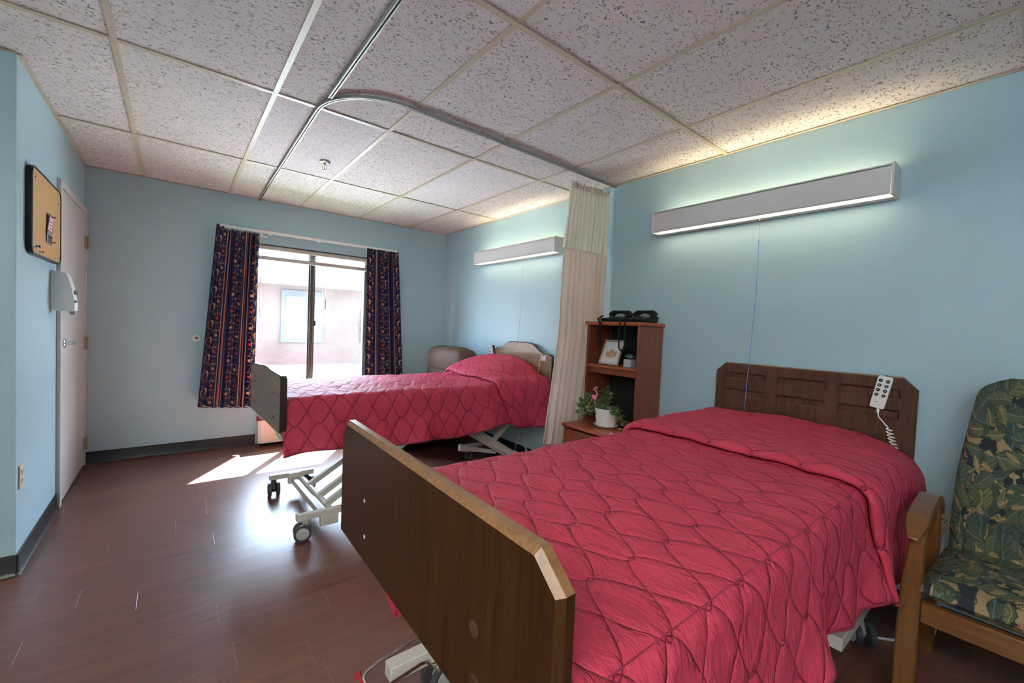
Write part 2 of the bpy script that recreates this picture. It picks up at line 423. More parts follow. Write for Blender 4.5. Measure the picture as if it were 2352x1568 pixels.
def mat_emit(name, col, strength):
    m = bpy.data.materials.new(name); m.use_nodes = True; t = m.node_tree
    t.nodes.remove(t.nodes['Principled BSDF']); e = t.nodes.new('ShaderNodeEmission')
    e.inputs[0].default_value = (*col, 1); e.inputs[1].default_value = strength
    t.links.new(e.outputs[0], t.nodes['Material Output'].inputs[0]); m.diffuse_color = (*col, 1)
    return m
M['tube'] = mat_emit('fluorescent_tube', (1.0, 0.84, 0.58), 2.25)
M['tube_top'] = mat_emit('fluorescent_uplight', (1.0, 0.82, 0.52), 9.0)
M['fill_panel'] = mat_emit('fill_panel_glow', (1.0, 0.96, 0.92), 6.5)  # glow of the added ceiling fill panels
M['fill_uplight'] = mat_emit('fill_uplight_glow', (1.0, 0.95, 0.90), 44.0)  # glow of the added fill bracket on the side wall
def mat_glass():
    m = bpy.data.materials.new('dusty_window_glass'); m.use_nodes = True; t = m.node_tree; N.T = t
    t.nodes.remove(t.nodes['Principled BSDF']); out = t.nodes['Material Output']
    tr = t.nodes.new('ShaderNodeBsdfTransparent'); tr.inputs[0].default_value = (0.93, 0.96, 0.97, 1)
    gl = t.nodes.new('ShaderNodeBsdfGlossy'); gl.inputs['Roughness'].default_value = 0.03
    df = t.nodes.new('ShaderNodeBsdfTranslucent'); df.inputs[0].default_value = (0.9, 0.92, 0.95, 1)
    v = coords('Object'); n = noise(v, 3.0, 4); sp = voro(v, 70)
    dust = clamp01(n*0.010-0.001) + (1.0-ss(0.06, 0.16, N(sp.outputs['Distance'])))*0.012
    m1 = t.nodes.new('ShaderNodeMixShader'); t.links.new(dust.v, m1.inputs[0]); t.links.new(tr.outputs[0], m1.inputs[1]); t.links.new(df.outputs[0], m1.inputs[2])
    m2 = t.nodes.new('ShaderNodeMixShader'); m2.inputs[0].default_value = 0.05
    t.links.new(m1.outputs[0], m2.inputs[1]); t.links.new(gl.outputs[0], m2.inputs[2]); t.links.new(m2.outputs[0], out.inputs[0])
    return m
M['glass'] = mat_glass()
def b_brick():
    x, y, z = sep(coords('Object'))
    n = N.T.nodes.new('ShaderNodeTexBrick'); N.T.links.new(comb(x, z, 0.0), n.inputs['Vector'])
    n.inputs['Color1'].default_value = (0.024, 0.0085, 0.006, 1); n.inputs['Color2'].default_value = (0.034, 0.013, 0.008, 1)
    n.inputs['Mortar'].default_value = (0.036, 0.023, 0.018, 1); n.inputs['Scale'].default_value = 4.6
    n.inputs['Mortar Size'].default_value = 0.022
    return {'Base Color': n.outputs[0]}
M['brick'] = mat('brick', (0.5, 0.3, 0.2), 0.9, build=b_brick)
def b_shingle():
    x, y, z = sep(coords('Object'))
    n = N.T.nodes.new('ShaderNodeTexBrick'); N.T.links.new(comb(x, y*1.2, 0.0), n.inputs['Vector'])
    n.inputs['Color1'].default_value = (0.06, 0.06, 0.065, 1); n.inputs['Color2'].default_value = (0.085, 0.085, 0.09, 1)
    n.inputs['Mortar'].default_value = (0.04, 0.04, 0.045, 1); n.inputs['Scale'].default_value = 3.0; n.inputs['Mortar Size'].default_value = 0.05
    return {'Base Color': n.outputs[0]}
M['shingle'] = mat('roof_shingle', (0.4, 0.4, 0.42), 0.9, build=b_shingle)
def b_lawn():
    v = coords('Object'); n = noise(v, 3, 4); n2 = noise(v, 60, 3)
    c = mix(n2, (0.020, 0.045, 0.014), (0.045, 0.075, 0.024)); return {'Base Color': mix(clamp01(n*1.4-0.5), c, (0.10, 0.11, 0.05)), 'Normal': bump(n2, 0.03)}
M['lawn'] = mat('lawn_grass', (0.2, 0.28, 0.1), 0.95, build=b_lawn)
M['path'] = plain('concrete_path', (0.62, 0.61, 0.58), 0.9, amt=0.1)

# ================================================================== mesh helper
class MB:
    def __init__(s): s.v = []; s.f = []; s.mi = []; s.uv = {}
    def add(s, vs, fs, mi=0):
        b = len(s.v); s.v += [tuple(v) for v in vs]
        for f in fs: s.f.append(tuple(b+i for i in f)); s.mi.append(mi)
        return s
    def box(s, a, b, mi=0):
        (x0, y0, z0), (x1, y1, z1) = a, b
        x0, x1 = sorted((x0, x1)); y0, y1 = sorted((y0, y1)); z0, z1 = sorted((z0, z1))
        return s.add([(x0, y0, z0), (x1, y0, z0), (x1, y1, z0), (x0, y1, z0), (x0, y0, z1), (x1, y0, z1), (x1, y1, z1), (x0, y1, z1)],
                     [(0, 3, 2, 1), (4, 5, 6, 7), (0, 1, 5, 4), (1, 2, 6, 5), (2, 3, 7, 6), (3, 0, 4, 7)], mi)
    def rot_box(s, c, size, rz, mi=0):
        hx, hy, hz = size[0]/2, size[1]/2, size[2]/2; ca, sa = math.cos(rz), math.sin(rz)
        vs = []
        for z in (-hz, hz):
            for x, y in ((-hx, -hy), (hx, -hy), (hx, hy), (-hx, hy)):
                vs.append((c[0]+x*ca-y*sa, c[1]+x*sa+y*ca, c[2]+z))
        return s.add(vs, [(0, 3, 2, 1), (4, 5, 6, 7), (0, 1, 5, 4), (1, 2, 6, 5), (2, 3, 7, 6), (3, 0, 4, 7)], mi)
    def bar(s, p, q, w, h, up=(0, 0, 1), mi=0):
        """rectangular bar from p to q, w across, h along 'up'"""
        p, q = Vector(p), Vector(q); d = (q-p).normalized(); u = Vector(up); r = d.cross(u).normalized(); u = r.cross(d).normalized()
        vs = []
        for c in (p, q):
            for a, b in ((-1, -1), (1, -1), (1, 1), (-1, 1)): vs.append(c+r*(w/2*a)+u*(h/2*b))
        return s.add(vs, [(0, 1, 2, 3), (7, 6, 5, 4), (0, 4, 5, 1), (1, 5, 6, 2), (2, 6, 7, 3), (3, 7, 4, 0)], mi)
    def tube(s, pts, r, n=10, mi=0, closed=False, caps=True):
        pts = [Vector(p) for p in pts]; k = len(pts)
        rr = r if isinstance(r, (list, tuple)) else [r]*k
        ref = None; vs = []; 
        for i, p in enumerate(pts):
            a = pts[(i-1) % k] if (closed or i > 0) else p; b = pts[(i+1) % k] if (closed or i < k-1) else p
            d = (b-a).normalized()
            if ref is None:
                ref = Vector((0, 0, 1)) if abs(d.z) < 0.9 else Vector((1, 0, 0))
                ref = (ref-d*ref.dot(d)).normalized()
            else:
                ref = ref-d*ref.dot(d)
                ref = ref.normalized() if ref.length > 1e-6 else d.orthogonal().normalized()
            e = d.cross(ref)
            for j in range(n):
                t = 2*PI*j/n; vs.append(p+(ref*math.cos(t)+e*math.sin(t))*rr[i])
        fs = []
        for i in range(k if closed else k-1):
            i2 = (i+1) % k
            for j in range(n):
                j2 = (j+1) % n; fs.append((i*n+j, i*n+j2, i2*n+j2, i2*n+j))
        if caps and not closed: fs.append(tuple(range(n))[::-1]); fs.append(tuple((k-1)*n+j for j in range(n)))
        return s.add(vs, fs, mi)
    def cyl(s, p, q, r, n=20, r2=None, mi=0):
        return s.tube([p, q], [r, r if r2 is None else r2], n, mi)
    def lathe(s, prof, c=(0, 0, 0), axis='z', n=28, mi=0):
        vs = []; fs = []; k = len(prof)
        for r, h in prof:
            for j in range(n):
                t = 2*PI*j/n; a, b = r*math.cos(t), r*math.sin(t)
                p = (a, b, h) if axis == 'z' else (h, a, b) if axis == 'x' else (b, h, a)
                vs.append((c[0]+p[0], c[1]+p[1], c[2]+p[2]))
        for i in range(k-1):
            for j in range(n):
                j2 = (j+1) % n; fs.append((i*n+j, i*n+j2, (i+1)*n+j2, (i+1)*n+j))
        if prof[0][0] > 1e-6: fs.append(tuple(range(n))[::-1])
        if prof[-1][0] > 1e-6: fs.append(tuple((k-1)*n+j for j in range(n)))
        return s.add(vs, fs, mi)
    def ell(s, c, r, nu=16, nv=10, mi=0, mt=None):
        vs = []; fs = []
        for i in range(nv+1):
            p = PI*i/nv
            for j in range(nu):
                t = 2*PI*j/nu
                q = Vector((r[0]*math.sin(p)*math.cos(t), r[1]*math.sin(p)*math.sin(t), r[2]*math.cos(p)))
                if mt is not None: q = mt @ q
                vs.append((c[0]+q.x, c[1]+q.y, c[2]+q.z))
        for i in range(nv):
            for j in range(nu):
                j2 = (j+1) % nu; fs.append((i*nu+j, (i+1)*nu+j, (i+1)*nu+j2, i*nu+j2))
        return s.add(vs, fs, mi)
    def prism(s, poly, fn, h0, h1, mi=0, mi_side=None):
        """poly in 2D, fn(a,b,h) -> xyz"""
        n = len(poly); vs = [fn(a, b, h0) for a, b in poly]+[fn(a, b, h1) for a, b in poly]
        s.add(vs, [tuple(range(n))[::-1], tuple(range(n, 2*n))], mi)
        b = len(s.v)-2*n
        for i in range(n):
            j = (i+1) % n; s.f.append((b+i, b+j, b+n+j, b+n+i)); s.mi.append(mi if mi_side is None else mi_side)
        return s
    def grid(s, P, nu, nv, mi=0, uvf=None, closed_u=False):
        b = len(s.v); 
        for i in range(nu):
            for j in range(nv): s.v.append(tuple(P(i, j)))
        for i in range(nu if closed_u else nu-1):
            i2 = (i+1) % nu
            for j in range(nv-1):
                f = (b+i*nv+j, b+i2*nv+j, b+i2*nv+j+1, b+i*nv+j+1)
                s.f.append(f); s.mi.append(mi)
                if uvf: s.uv[len(s.f)-1] = [uvf(i, j), uvf(i+1, j), uvf(i+1, j+1), uvf(i, j+1)]
        return s

def build(name, mb, mats, parent=None, smooth=True, bevel=0, origin=None, seg=2, angle=0.6, sub=0, solid=0, recalc=True):
    """links the collected shapes as ONE mesh object; verts are world coordinates"""
    if not isinstance(mats, (list, tuple)): mats = [mats]
    org = Vector((0, 0, 0))
    if parent is not None:
        p = parent
        while p is not None: org += p.location; p = p.parent
    elif origin is not None: org = Vector(origin)
    me = bpy.data.meshes.new(name)
    me.from_pydata([tuple(Vector(v)-org) for v in mb.v], [], mb.f)
    for m in mats: me.materials.append(M[m] if isinstance(m, str) else m)
    me.polygons.foreach_set('material_index', mb.mi)
    if mb.uv:
        ul = me.uv_layers.new(name='UVMap')
        for p in me.polygons:
            if p.index in mb.uv:
                for li, q in zip(p.loop_indices, mb.uv[p.index]): ul.data[li].uv = q
    me.update()
    if recalc:
        import bmesh
        bm = bmesh.new(); bm.from_mesh(me); bmesh.ops.recalc_face_normals(bm, faces=bm.faces); bm.to_mesh(me); bm.free()
    o = bpy.data.objects.new(name, me); COL.objects.link(o)
    if parent is not None: o.parent = parent
    elif origin is not None: o.location = org
    if solid:
        md = o.modifiers.new('solid', 'SOLIDIFY'); md.thickness = solid; md.offset = 0
    if bevel:
        md = o.modifiers.new('bevel', 'BEVEL'); md.width = bevel; md.segments = seg; md.limit_method = 'ANGLE'; md.angle_limit = 0.6
    if sub:
        md = o.modifiers.new('sub', 'SUBSURF'); md.levels = sub; md.render_levels = sub
    if smooth:
        me.polygons.foreach_set('use_smooth', [True]*len(me.polygons))
        if not sub and hasattr(me, 'set_sharp_from_angle'): me.set_sharp_from_angle(angle=angle)
    return o
def thing(name, label, cat, loc, group=None, kind=None):
    o = bpy.data.objects.new(name, None); COL.objects.link(o); o.location = loc; o.empty_display_size = 0.1
    return tag(o, label, cat, group, kind)
def tag(o, label=None, cat=None, group=None, kind=None):
    if label: o['label'] = label
    if cat: o['category'] = cat
    if group: o['group'] = group
    if kind: o['kind'] = kind
    return o
def struct(name, mb, mats, label=None, cat=None, **kw):
    o = build(name, mb, mats, **kw)
    return tag(o, label, cat, None, 'structure')
def arc(c, r, a0, a1, n):
    return [(c[0]+r*math.cos(a0+(a1-a0)*i/n), c[1]+r*math.sin(a0+(a1-a0)*i/n)) for i in range(n+1)]
def rrect(a0, b0, a1, b1, r, n=5):
    return arc((a1-r, b1-r), r, 0, PI/2, n)+arc((a0+r, b1-r), r, PI/2, PI, n)+arc((a0+r, b0+r), r, PI, 1.5*PI, n)+arc((a1-r, b0+r), r, 1.5*PI, 2*PI, n)
YZ = lambda a, b, h: (h, a, b)
XZ = lambda a, b, h: (a, h, b)
XY = lambda a, b, h: (a, b, h)

# ================================================================== room shell
T = 0.14
def shell():
    struct('floor', MB().box((XLL-T, YB-T, -0.06), (XR+T, YF+T, 0.0)), 'floor', smooth=False)
    # ceiling panels: one face per tile, two kinds of tile
    mb = MB(); fine = {(2, 1), (4, 1), (2, -1)}
    cx = [XLL-0.02]+[GX0+GSX*c for c in range(-1, 6) if GX0+GSX*c > XLL]+[XR+0.02]
    ry = [YB-0.02]+[GY0+GSY*r for r in range(-4, 3) if GY0+GSY*r > YB]+[YF+0.02]
    for i in range(len(cx)-1):
        for j in range(len(ry)-1):
            ci = math.floor((0.5*(cx[i]+cx[i+1])-GX0)/GSX); rj = math.floor((0.5*(ry[j]+ry[j+1])-GY0)/GSY)
            dz = R.uniform(0, 0.0015)
            mb.box((cx[i], ry[j], HC+0.004+dz), (cx[i+1], ry[j+1], HC+0.03), 1 if (ci, rj) in fine else 0)
    c = struct('ceiling', mb, ['tile', 'tile_fine'], smooth=False)
    g = MB()
    for x in cx[1:-1]: g.box((x-0.012, YB, HC-0.001), (x+0.012, YF, HC+0.003)); g.box((x-0.003, YB, HC+0.003), (x+0.003, YF, HC+0.03))
    for y in ry[1:-1]: g.box((XLL, y-0.012, HC-0.0016), (XR, y+0.012, HC+0.0028)); g.box((XLL, y-0.003, HC+0.0028), (XR, y+0.003, HC+0.03))
    build('grid_bar', g, 'tbar', c, smooth=False)
    a = MB()
    a.box((XR-0.020, YB, HC-0.002), (XR, YF, HC+0.001)); a.box((XR-0.0015, YB, HC-0.002), (XR, YF, HC+0.02))
    a.box((XL, YF-0.020, HC-0.002), (XR, YF, HC+0.001)); a.box((XL, YN, HC-0.002), (XL+0.020, YF, HC+0.001)); a.box((XLL, YN-0.020, HC-0.002), (XL, YN, HC+0.001))
    struct('trim_1', a, 'tbar', smooth=False)
    # walls
    ZT = HC+0.03
    struct('wall_right', MB().box((XR, YB-T, 0), (XR+T, YF+T, ZT)), 'wall', smooth=False)
    wx0, wx1, wz0, wz1 = 0.60, 1.76, 0.56, 2.005
    m = MB(); m.box((XL-T, YF, 0), (wx0, YF+T, ZT)); m.box((wx1, YF, 0), (XR, YF+T, ZT)); m.box((wx0, YF, 0), (wx1, YF+T, wz0)); m.box((wx0, YF, wz1), (wx1, YF+T, ZT))
    struct('wall_far', m, 'wall', smooth=False)
    m = MB(); m.box((XL-T, YN, 0), (XL, YF, ZT))
    struct('wall_left', m, 'wall', smooth=False, bevel=0.004)
    struct('wall_entry', MB().box((XLL-T, YN, 0), (XL-T, YN+T, ZT)), 'wall', smooth=False)
    struct('wall_side', MB().box((XLL-T, YB, 0), (XLL, YN, ZT)), 'wall', smooth=False)
    struct('wall_back', MB().box((XLL-T, YB-T, 0), (XR, YB, ZT)), 'wall', smooth=False)
    # cove baseboards
    def cove(p, q, n):
        """profile along p->q, n = direction into the room"""
        prof = [(0, 0), (0.016, 0), (0.012, 0.004), (0.008, 0.012), (0.005, 0.022), (0.004, 0.098), (0.002, 0.1), (0, 0.1)]
        m = MB(); vs = []
        for c in (p, q):
            for a, h in prof: vs.append((c[0]+n[0]*a, c[1]+n[1]*a, h))
        k = len(prof); m.add(vs, [tuple(range(k)), tuple(range(2*k-1, k-1, -1))]+[(i, (i+1) % k, k+(i+1) % k, k+i) for i in range(k)])
        return m
    struct('baseboard_far', cove((XL, YF), (0.648, YF), (0, -1)), 'base')
    struct('baseboard_far_2', cove((1.668, YF), (XR, YF), (0, -1)), 'base')
    struct('baseboard_right', cove((XR, YB), (XR, YF), (-1, 0)), 'base')
    struct('baseboard_left', cove((XL, YN-0.012), (XL, 3.856), (1, 0)), 'base')
    struct('baseboard_entry', cove((XLL, YN), (XL+0.012, YN), (0, -1)), 'base')
shell()

def window():
    wx0, wx1, wz0, wz1 = 0.60, 1.76, 0.56, 2.005
    root = struct('window_1', MB().box((wx0-0.0, YF+0.005, wz0-0.0), (wx1, YF+T-0.01, wz0+0.03)), 'blind', label=None)
    f = MB(); ya, yb = YF+0.045, YF+0.10; w = 0.045
    for a, b in (((wx0, ya, wz0+0.03), (wx0+w, yb, wz1)), ((wx1-w, ya, wz0+0.03), (wx1, yb, wz1)), ((wx0+w, ya, wz0+0.03), (wx1-w, yb, wz0+0.03+w)), ((wx0+w, ya, wz1-w), (wx1-w, yb, wz1))): f.box(a, b)
    build('window_frame', f, 'winframe', root, bevel=0.003)
    m = MB(); m.box((1.135, YF+0.038, wz0+0.05), (1.172, YF+0.105, wz1-0.03)); m.box((1.172, YF+0.062, wz0+0.05), (1.192, YF+0.098, wz1-0.03)); m.box((1.120, YF+0.050, wz0+0.05), (1.135, YF+0.070, wz1-0.03))
    build('mullion', m, 'winframe', root, bevel=0.002)
    build('latch', MB().box((1.192, YF+0.05, 1.20), (1.203, YF+0.07, 1.26)), 'black', root, bevel=0.003)
    build('pane', MB().box((0.64, YF+0.072, 0.62), (1.13, YF+0.076, 1.965)), 'glass', root, smooth=False)
    build('pane', MB().box((1.19, YF+0.086, 0.62), (1.72, YF+0.090, 1.965)), 'glass', root, smooth=False)
    # blind pulled up
    t = thing('window_blind', 'cream venetian blind pulled all the way up at the top of the window', 'blind', (1.18, YF-0.0, 1.86))
    build('headrail', MB().box((0.615, YF+0.003, 1.952), (1.745, YF+0.038, 1.992)), 'blind', t, bevel=0.008)
    for i in range(4):
        z = 1.900+i*0.012
        build('slat', MB().box((0.62, YF+0.006, z), (1.74, YF+0.034, z+0.0012)), 'blind', t, smooth=False)
    build('bottom_rail', MB().box((0.62, YF+0.004, 1.848), (1.74, YF+0.036, 1.886)), 'blind', t, bevel=0.004)
window()

def door():
    x0 = XL
    root = struct('door_1', MB().box((x0-0.002, 3.915, 0.012), (x0+0.012, 4.835, 2.035)), 'door', bevel=0.002)
    f = MB(); f.box((x0-0.001, 3.858, 0.0), (x0+0.020, 3.912, 2.085)); f.box((x0-0.001, 4.838, 0.0), (x0+0.020, 4.872, 2.085)); f.box((x0-0.001, 3.912, 2.04), (x0+0.020, 4.838, 2.085))
    build('door_frame', f, 'door', root, bevel=0.004)
    for z in (1.815, 1.005, 0.185):
        h = MB()
        h.box((x0+0.012, 4.800, z-0.05), (x0+0.0145, 4.837, z+0.05)); h.box((x0+0.020, 4.846, z-0.05), (x0+0.0225, 4.870, z+0.05))
        h.cyl((x0+0.026, 4.842, z-0.05), (x0+0.026, 4.842, z+0.05), 0.0075, 12)
        for k in range(4): h.cyl((x0+0.026, 4.842, z-0.031+k*0.02), (x0+0.026, 4.842, z-0.029+k*0.02), 0.0085, 12)
        build('hinge', h, 'brass', root)
    l = MB(); zc = 1.05; yc = 4.00
    l.lathe([(0.033, 0), (0.033, 0.006), (0.028, 0.010), (0.014, 0.012), (0.012, 0.035), (0.014, 0.045), (0.0, 0.047)], (x0+0.012, yc, zc), 'x')
    l.tube([(x0+0.05, yc, zc), (x0+0.056, yc+0.02, zc), (x0+0.056, yc+0.06, zc-0.002), (x0+0.052, yc+0.115, zc-0.004)], [0.011, 0.010, 0.009, 0.008], 12)
    build('door_handle', l, 'chrome', root)
door()

# ------------------------------------------------------------------ outside
def outside():
    struct('ground_outside', MB().box((-30, YF+T+0.02, -0.30), (40, 60, -0.12)), 'lawn', smooth=False)
    tag(build('concrete_path', MB().box((-30, 6.6, -0.115), (40, 11.6, -0.10)), 'path', smooth=False), 'pale concrete walk crossing the courtyard outside the window', 'path', kind='structure')
    t = thing('brick_building', 'single storey brick building with shingle roof seen through the window', 'building', (4, 14, -0.12))
    m = MB(); m.box((-14, 14, -0.12), (26, 14.3, 2.24)); build('wall', m, 'brick', t, smooth=False)
    m = MB(); m.add([(-15, 13.3, 2.24), (27, 13.3, 2.24), (27, 14.3, 2.24), (-15, 14.3, 2.24), (-15, 13.3, 2.34), (27, 13.3, 2.34), (27, 19.0, 4.6), (-15, 19.0, 4.6)], [(0, 3, 2, 1), (4, 5, 6, 7), (0, 1, 5, 4), (3, 0, 4, 7), (1, 2, 6, 5), (2, 3, 7, 6)])
    build('roof', m, 'shingle', t, smooth=False)
    build('fascia', MB().box((-15, 13.26, 2.20), (27, 13.30, 2.37)), plain('fascia_grey', (0.008, 0.011, 0.016), 0.6), t, smooth=False)
    pane = plain('pale_window_pane', (0.020, 0.027, 0.034), 0.7)
    for x0, x1, z0, z1 in ((2.45, 3.62, 0.55, 2.10), (4.78, 5.9, 0.55, 1.65)):
        f = build('window', MB().box((x0, 13.94, z0), (x1, 14.02, z1)), plain('dark_window_surround', (0.006, 0.007, 0.010), 0.7), t, smooth=False)
        build('pane', MB().box((x0+0.12, 13.925, z0+0.10), (x0+0.62, 13.945, z1-0.18)), pane, f, smooth=False)
        build('pane', MB().box((x0+0.72, 13.925, z0+0.10), (x1-0.08, 13.945, z1-0.18)), pane, f, smooth=False)
outside()

# ------------------------------------------------------------------ wall lamps
def wall_lamp(y0, y1, z0, z1, ycord, zc_end, label, blue):
    t = thing('wall_lamp', label, 'lamp', (XR, (y0+y1)/2, z0), 'fluorescent lamps above the beds')
    x0 = 2.600
    b = MB()
    b.box((x0, y0+0.012, z0+0.004), (x0+0.004, y1-0.012, z1-0.002))          # front
    b.box((x0, y0+0.012, z1-0.014), (x0+0.010, y1-0.012, z1-0.010))
    b.box((x0+0.075, y0+0.012, z0), (XR, y1-0.012, z0+0.004))                # closed part underneath
    b.box((x0+0.072, y0+0.012, z0), (x0+0.076, y1-0.012, z1-0.02))           # inner reflector
    b.box((XR-0.006, y0+0.012, z0), (XR, y1-0.012, z1))                      # back plate
    b.box((x0, y0+0.012, z0), (x0+0.008, y1-0.012, z0+0.006))
    build('housing', b, 'lampmetal', t, smooth=False)
    for y, s in ((y0, 1), (y1, -1)):
        e = MB(); e.box((x0-0.004, y, z0-0.002), (XR, y+0.010*s, z1+0.003)); build('end_cap', e, 'lampmetal', t, bevel=0.002)
        for zz in (z0+0.02, z1-0.02): build('screw', MB().cyl((x0+0.11, y-0.0015*s, zz), (x0+0.11, y+0.001*s, zz), 0.004, 10), 'steel', t)
    d = MB(); d.box((x0+0.010, y0+0.03, z0+0.010), (x0+0.070, y1-0.03, z0+0.014))
    build('lower_diffuser', d, 'tube', t, smooth=False)
    d = MB(); d.box((x0+0.082, y0+0.06, z1-0.075), (XR-0.030, y1-0.06, z1-0.070))
    build('upper_tube', d, 'tube_top', t, smooth=False)
    xc = x0+0.085
    k = MB(); k.cyl((xc, ycord, z0), (xc, ycord, z0-0.008), 0.006, 10)
    zk = z0-0.13
    n = int((z0-0.008-zk)/0.006)
    for i in range(n): k.ell((xc+0.0006*math.sin(i), ycord, z0-0.008-i*0.006), (0.0024, 0.0024, 0.0024), 6, 4)
    build('pull_chain', k, 'brass', t)
    pts = [(xc, ycord, zk+0.004), (xc+0.004, ycord-0.002, zk-0.3), (xc-0.006, ycord+0.006, zk-0.6), (xc-0.008, ycord+0.014, (zk-0.6+zc_end)/2), (xc-0.012, ycord+0.018, zc_end)]
    build('pull_string', MB().tube(pts, 0.0016, 6).ell((xc, ycord, zk), (0.005, 0.005, 0.007), 8, 6), 'blue_string' if blue else 'cable', t)
wall_lamp(0.470, 1.745, 1.974, 2.118, 1.075, 0.84, 'long grey wall lamp over the nearer bed with a blue pull string', True)
wall_lamp(2.712, 4.000, 1.958, 2.092, 3.245, 1.10, 'long grey wall lamp over the far bed beside the window corner', False)

def fill_panels():  # unseen glowing panels added behind the camera to brighten the room
    for ci, rj, lab in ((-1, -2, 'added unseen fill panel in the entry end ceiling, nearest the beds'), (-1, -3, 'added unseen fill panel in the entry end ceiling, by the back wall')):
        x0, x1 = GX0+GSX*ci+0.012, GX0+GSX*(ci+1)-0.012; y0, y1 = GY0+GSY*rj+0.012, GY0+GSY*(rj+1)-0.012
        t = thing('ceiling_fill', lab, 'light', ((x0+x1)/2, (y0+y1)/2, HC-0.006))
        f = MB()
        for a, b in (((x0, y0, HC-0.006), (x0+0.03, y1, HC+0.004)), ((x1-0.03, y0, HC-0.006), (x1, y1, HC+0.004)), ((x0+0.03, y0, HC-0.006), (x1-0.03, y0+0.03, HC+0.004)), ((x0+0.03, y1-0.03, HC-0.006), (x1-0.03, y1, HC+0.004))): f.box(a, b)
        build('frame', f, 'lampmetal', t, smooth=False)
        build('fill_diffuser', MB().box((x0+0.03, y0+0.03, HC-0.003), (x1-0.03, y1-0.03, HC+0.001)), 'fill_panel', t, smooth=False)
fill_panels()
def fill_uplight(a, b, lab):
    """added unseen fill: wall bracket open at the top, brightening the ceiling"""
    (x0, y0), (x1, y1) = a, b
    t = thing('wall_fill', lab, 'lamp', ((x0+x1)/2, (y0+y1)/2, 1.95))
    build('trough', MB().box((x0, y0, 1.95), (x1, y1, 1.965)).box((x0, y0, 1.965), (x1, y0+0.008, 2.06)).box((x0, y1-0.008, 1.965), (x1, y1, 2.06)).box((x0, y0+0.008, 1.965), (x0+0.008, y1-0.008, 2.06)).box((x1-0.008, y0+0.008, 1.965), (x1, y1-0.008, 2.06)), 'lampmetal', t, smooth=False)
    build('fill_strip', MB().box((x0+0.03, y0+0.03, 2.02), (x1-0.03, y1-0.03, 2.03)), 'fill_uplight', t, smooth=False)
fill_uplight((XLL, -2.4), (XLL+0.16, 0.9), 'long unseen fill bracket added on the side wall to brighten the room')  # added out of view as fill for ceiling and walls

# ------------------------------------------------------------------ curtain tracks
def track(name, path, label):
    t = MB()
    P = [Vector((x, y, 0)) for x, y in path]
    def off(d):
        out = []
        for i, p in enumerate(P):
            a = P[max(0, i-1)]; b = P[min(len(P)-1, i+1)]; tg = (b-a).normalized(); n = Vector((-tg.y, tg.x, 0)); out.append(p+n*d)
        return out
    def rib(d0, d1, z0, z1, mi=0):
        A, B = off(d0), off(d1); k = len(P); vs = []
        for i in range(k): vs += [(A[i].x, A[i].y, z0), (B[i].x, B[i].y, z0), (B[i].x, B[i].y, z1), (A[i].x, A[i].y, z1)]
        fs = [(0, 1, 2, 3), tuple(4*(k-1)+j for j in (3, 2, 1, 0))]
        for i in range(k-1):
            for j in range(4): j2 = (j+1) % 4; fs.append((4*i+j, 4*i+4+j, 4*i+4+j2, 4*i+j2))
        t.add(vs, fs, mi)
    z = HC-0.002
    rib(-0.0095, -0.008, z-0.016, z); rib(0.008, 0.0095, z-0.016, z); rib(-0.0095, -0.0028, z-0.0165, z-0.015); rib(0.0028, 0.0095, z-0.0165, z-0.015)
    rib(-0.008, 0.008, z-0.003, z-0.001, 1)
    o = build(name, t, ['alum', 'darkhole'], origin=(path[0][0], path[0][1], z))
    return tag(o, label, 'curtain track')
r_ = 0.36
p1 = [(0.640, 4.872), (0.600, 2.52)] + [(0.600+r_*(1-math.cos(a)), 2.52-r_*math.sin(a)) for a in [PI/2*i/14 for i in range(1, 15)]] + [(1.4, 2.150), (2.722, 2.172)]
track('curtain_track', p1, 'metal ceiling track that curves around the far bed from window wall to lamp wall')
track('curtain_track', [(0.613, 2.345), (0.611, 1.47), (0.608, -0.8)], 'straight metal ceiling track ending just short of the curved one')

# ------------------------------------------------------------------ sprinkler
def sprinkler():
    x, y = 0.852, 3.353
    t = thing('fire_sprinkler', 'small chrome fire sprinkler hanging from the ceiling tile', 'sprinkler', (x, y, HC))
    build('escutcheon', MB().lathe([(0.0, 0.003), (0.036, 0.001), (0.038, -0.004), (0.030, -0.008), (0.016, -0.011), (0.014, -0.018), (0.0, -0.018)], (x, y, HC)), 'chrome', t)
    m = MB(); m.cyl((x, y, HC-0.018), (x, y, HC-0.028), 0.010, 12)
    for s in (-1, 1): m.tube([(x+0.008*s, y, HC-0.026), (x+0.014*s, y, HC-0.036), (x+0.013*s, y, HC-0.048), (x+0.004*s, y, HC-0.060)], 0.0025, 8)
    build('yoke', m, 'brass', t)
    build('bulb', MB().cyl((x, y, HC-0.030), (x, y, HC-0.056), 0.0022, 8), plain('red_bulb', (0.3, 0.03, 0.02), 0.2), t)
    build('deflector', MB().lathe([(0.0, -0.060), (0.013, -0.060), (0.013, -0.062), (0.0, -0.063)], (x, y, HC)), 'brass', t)
sprinkler()

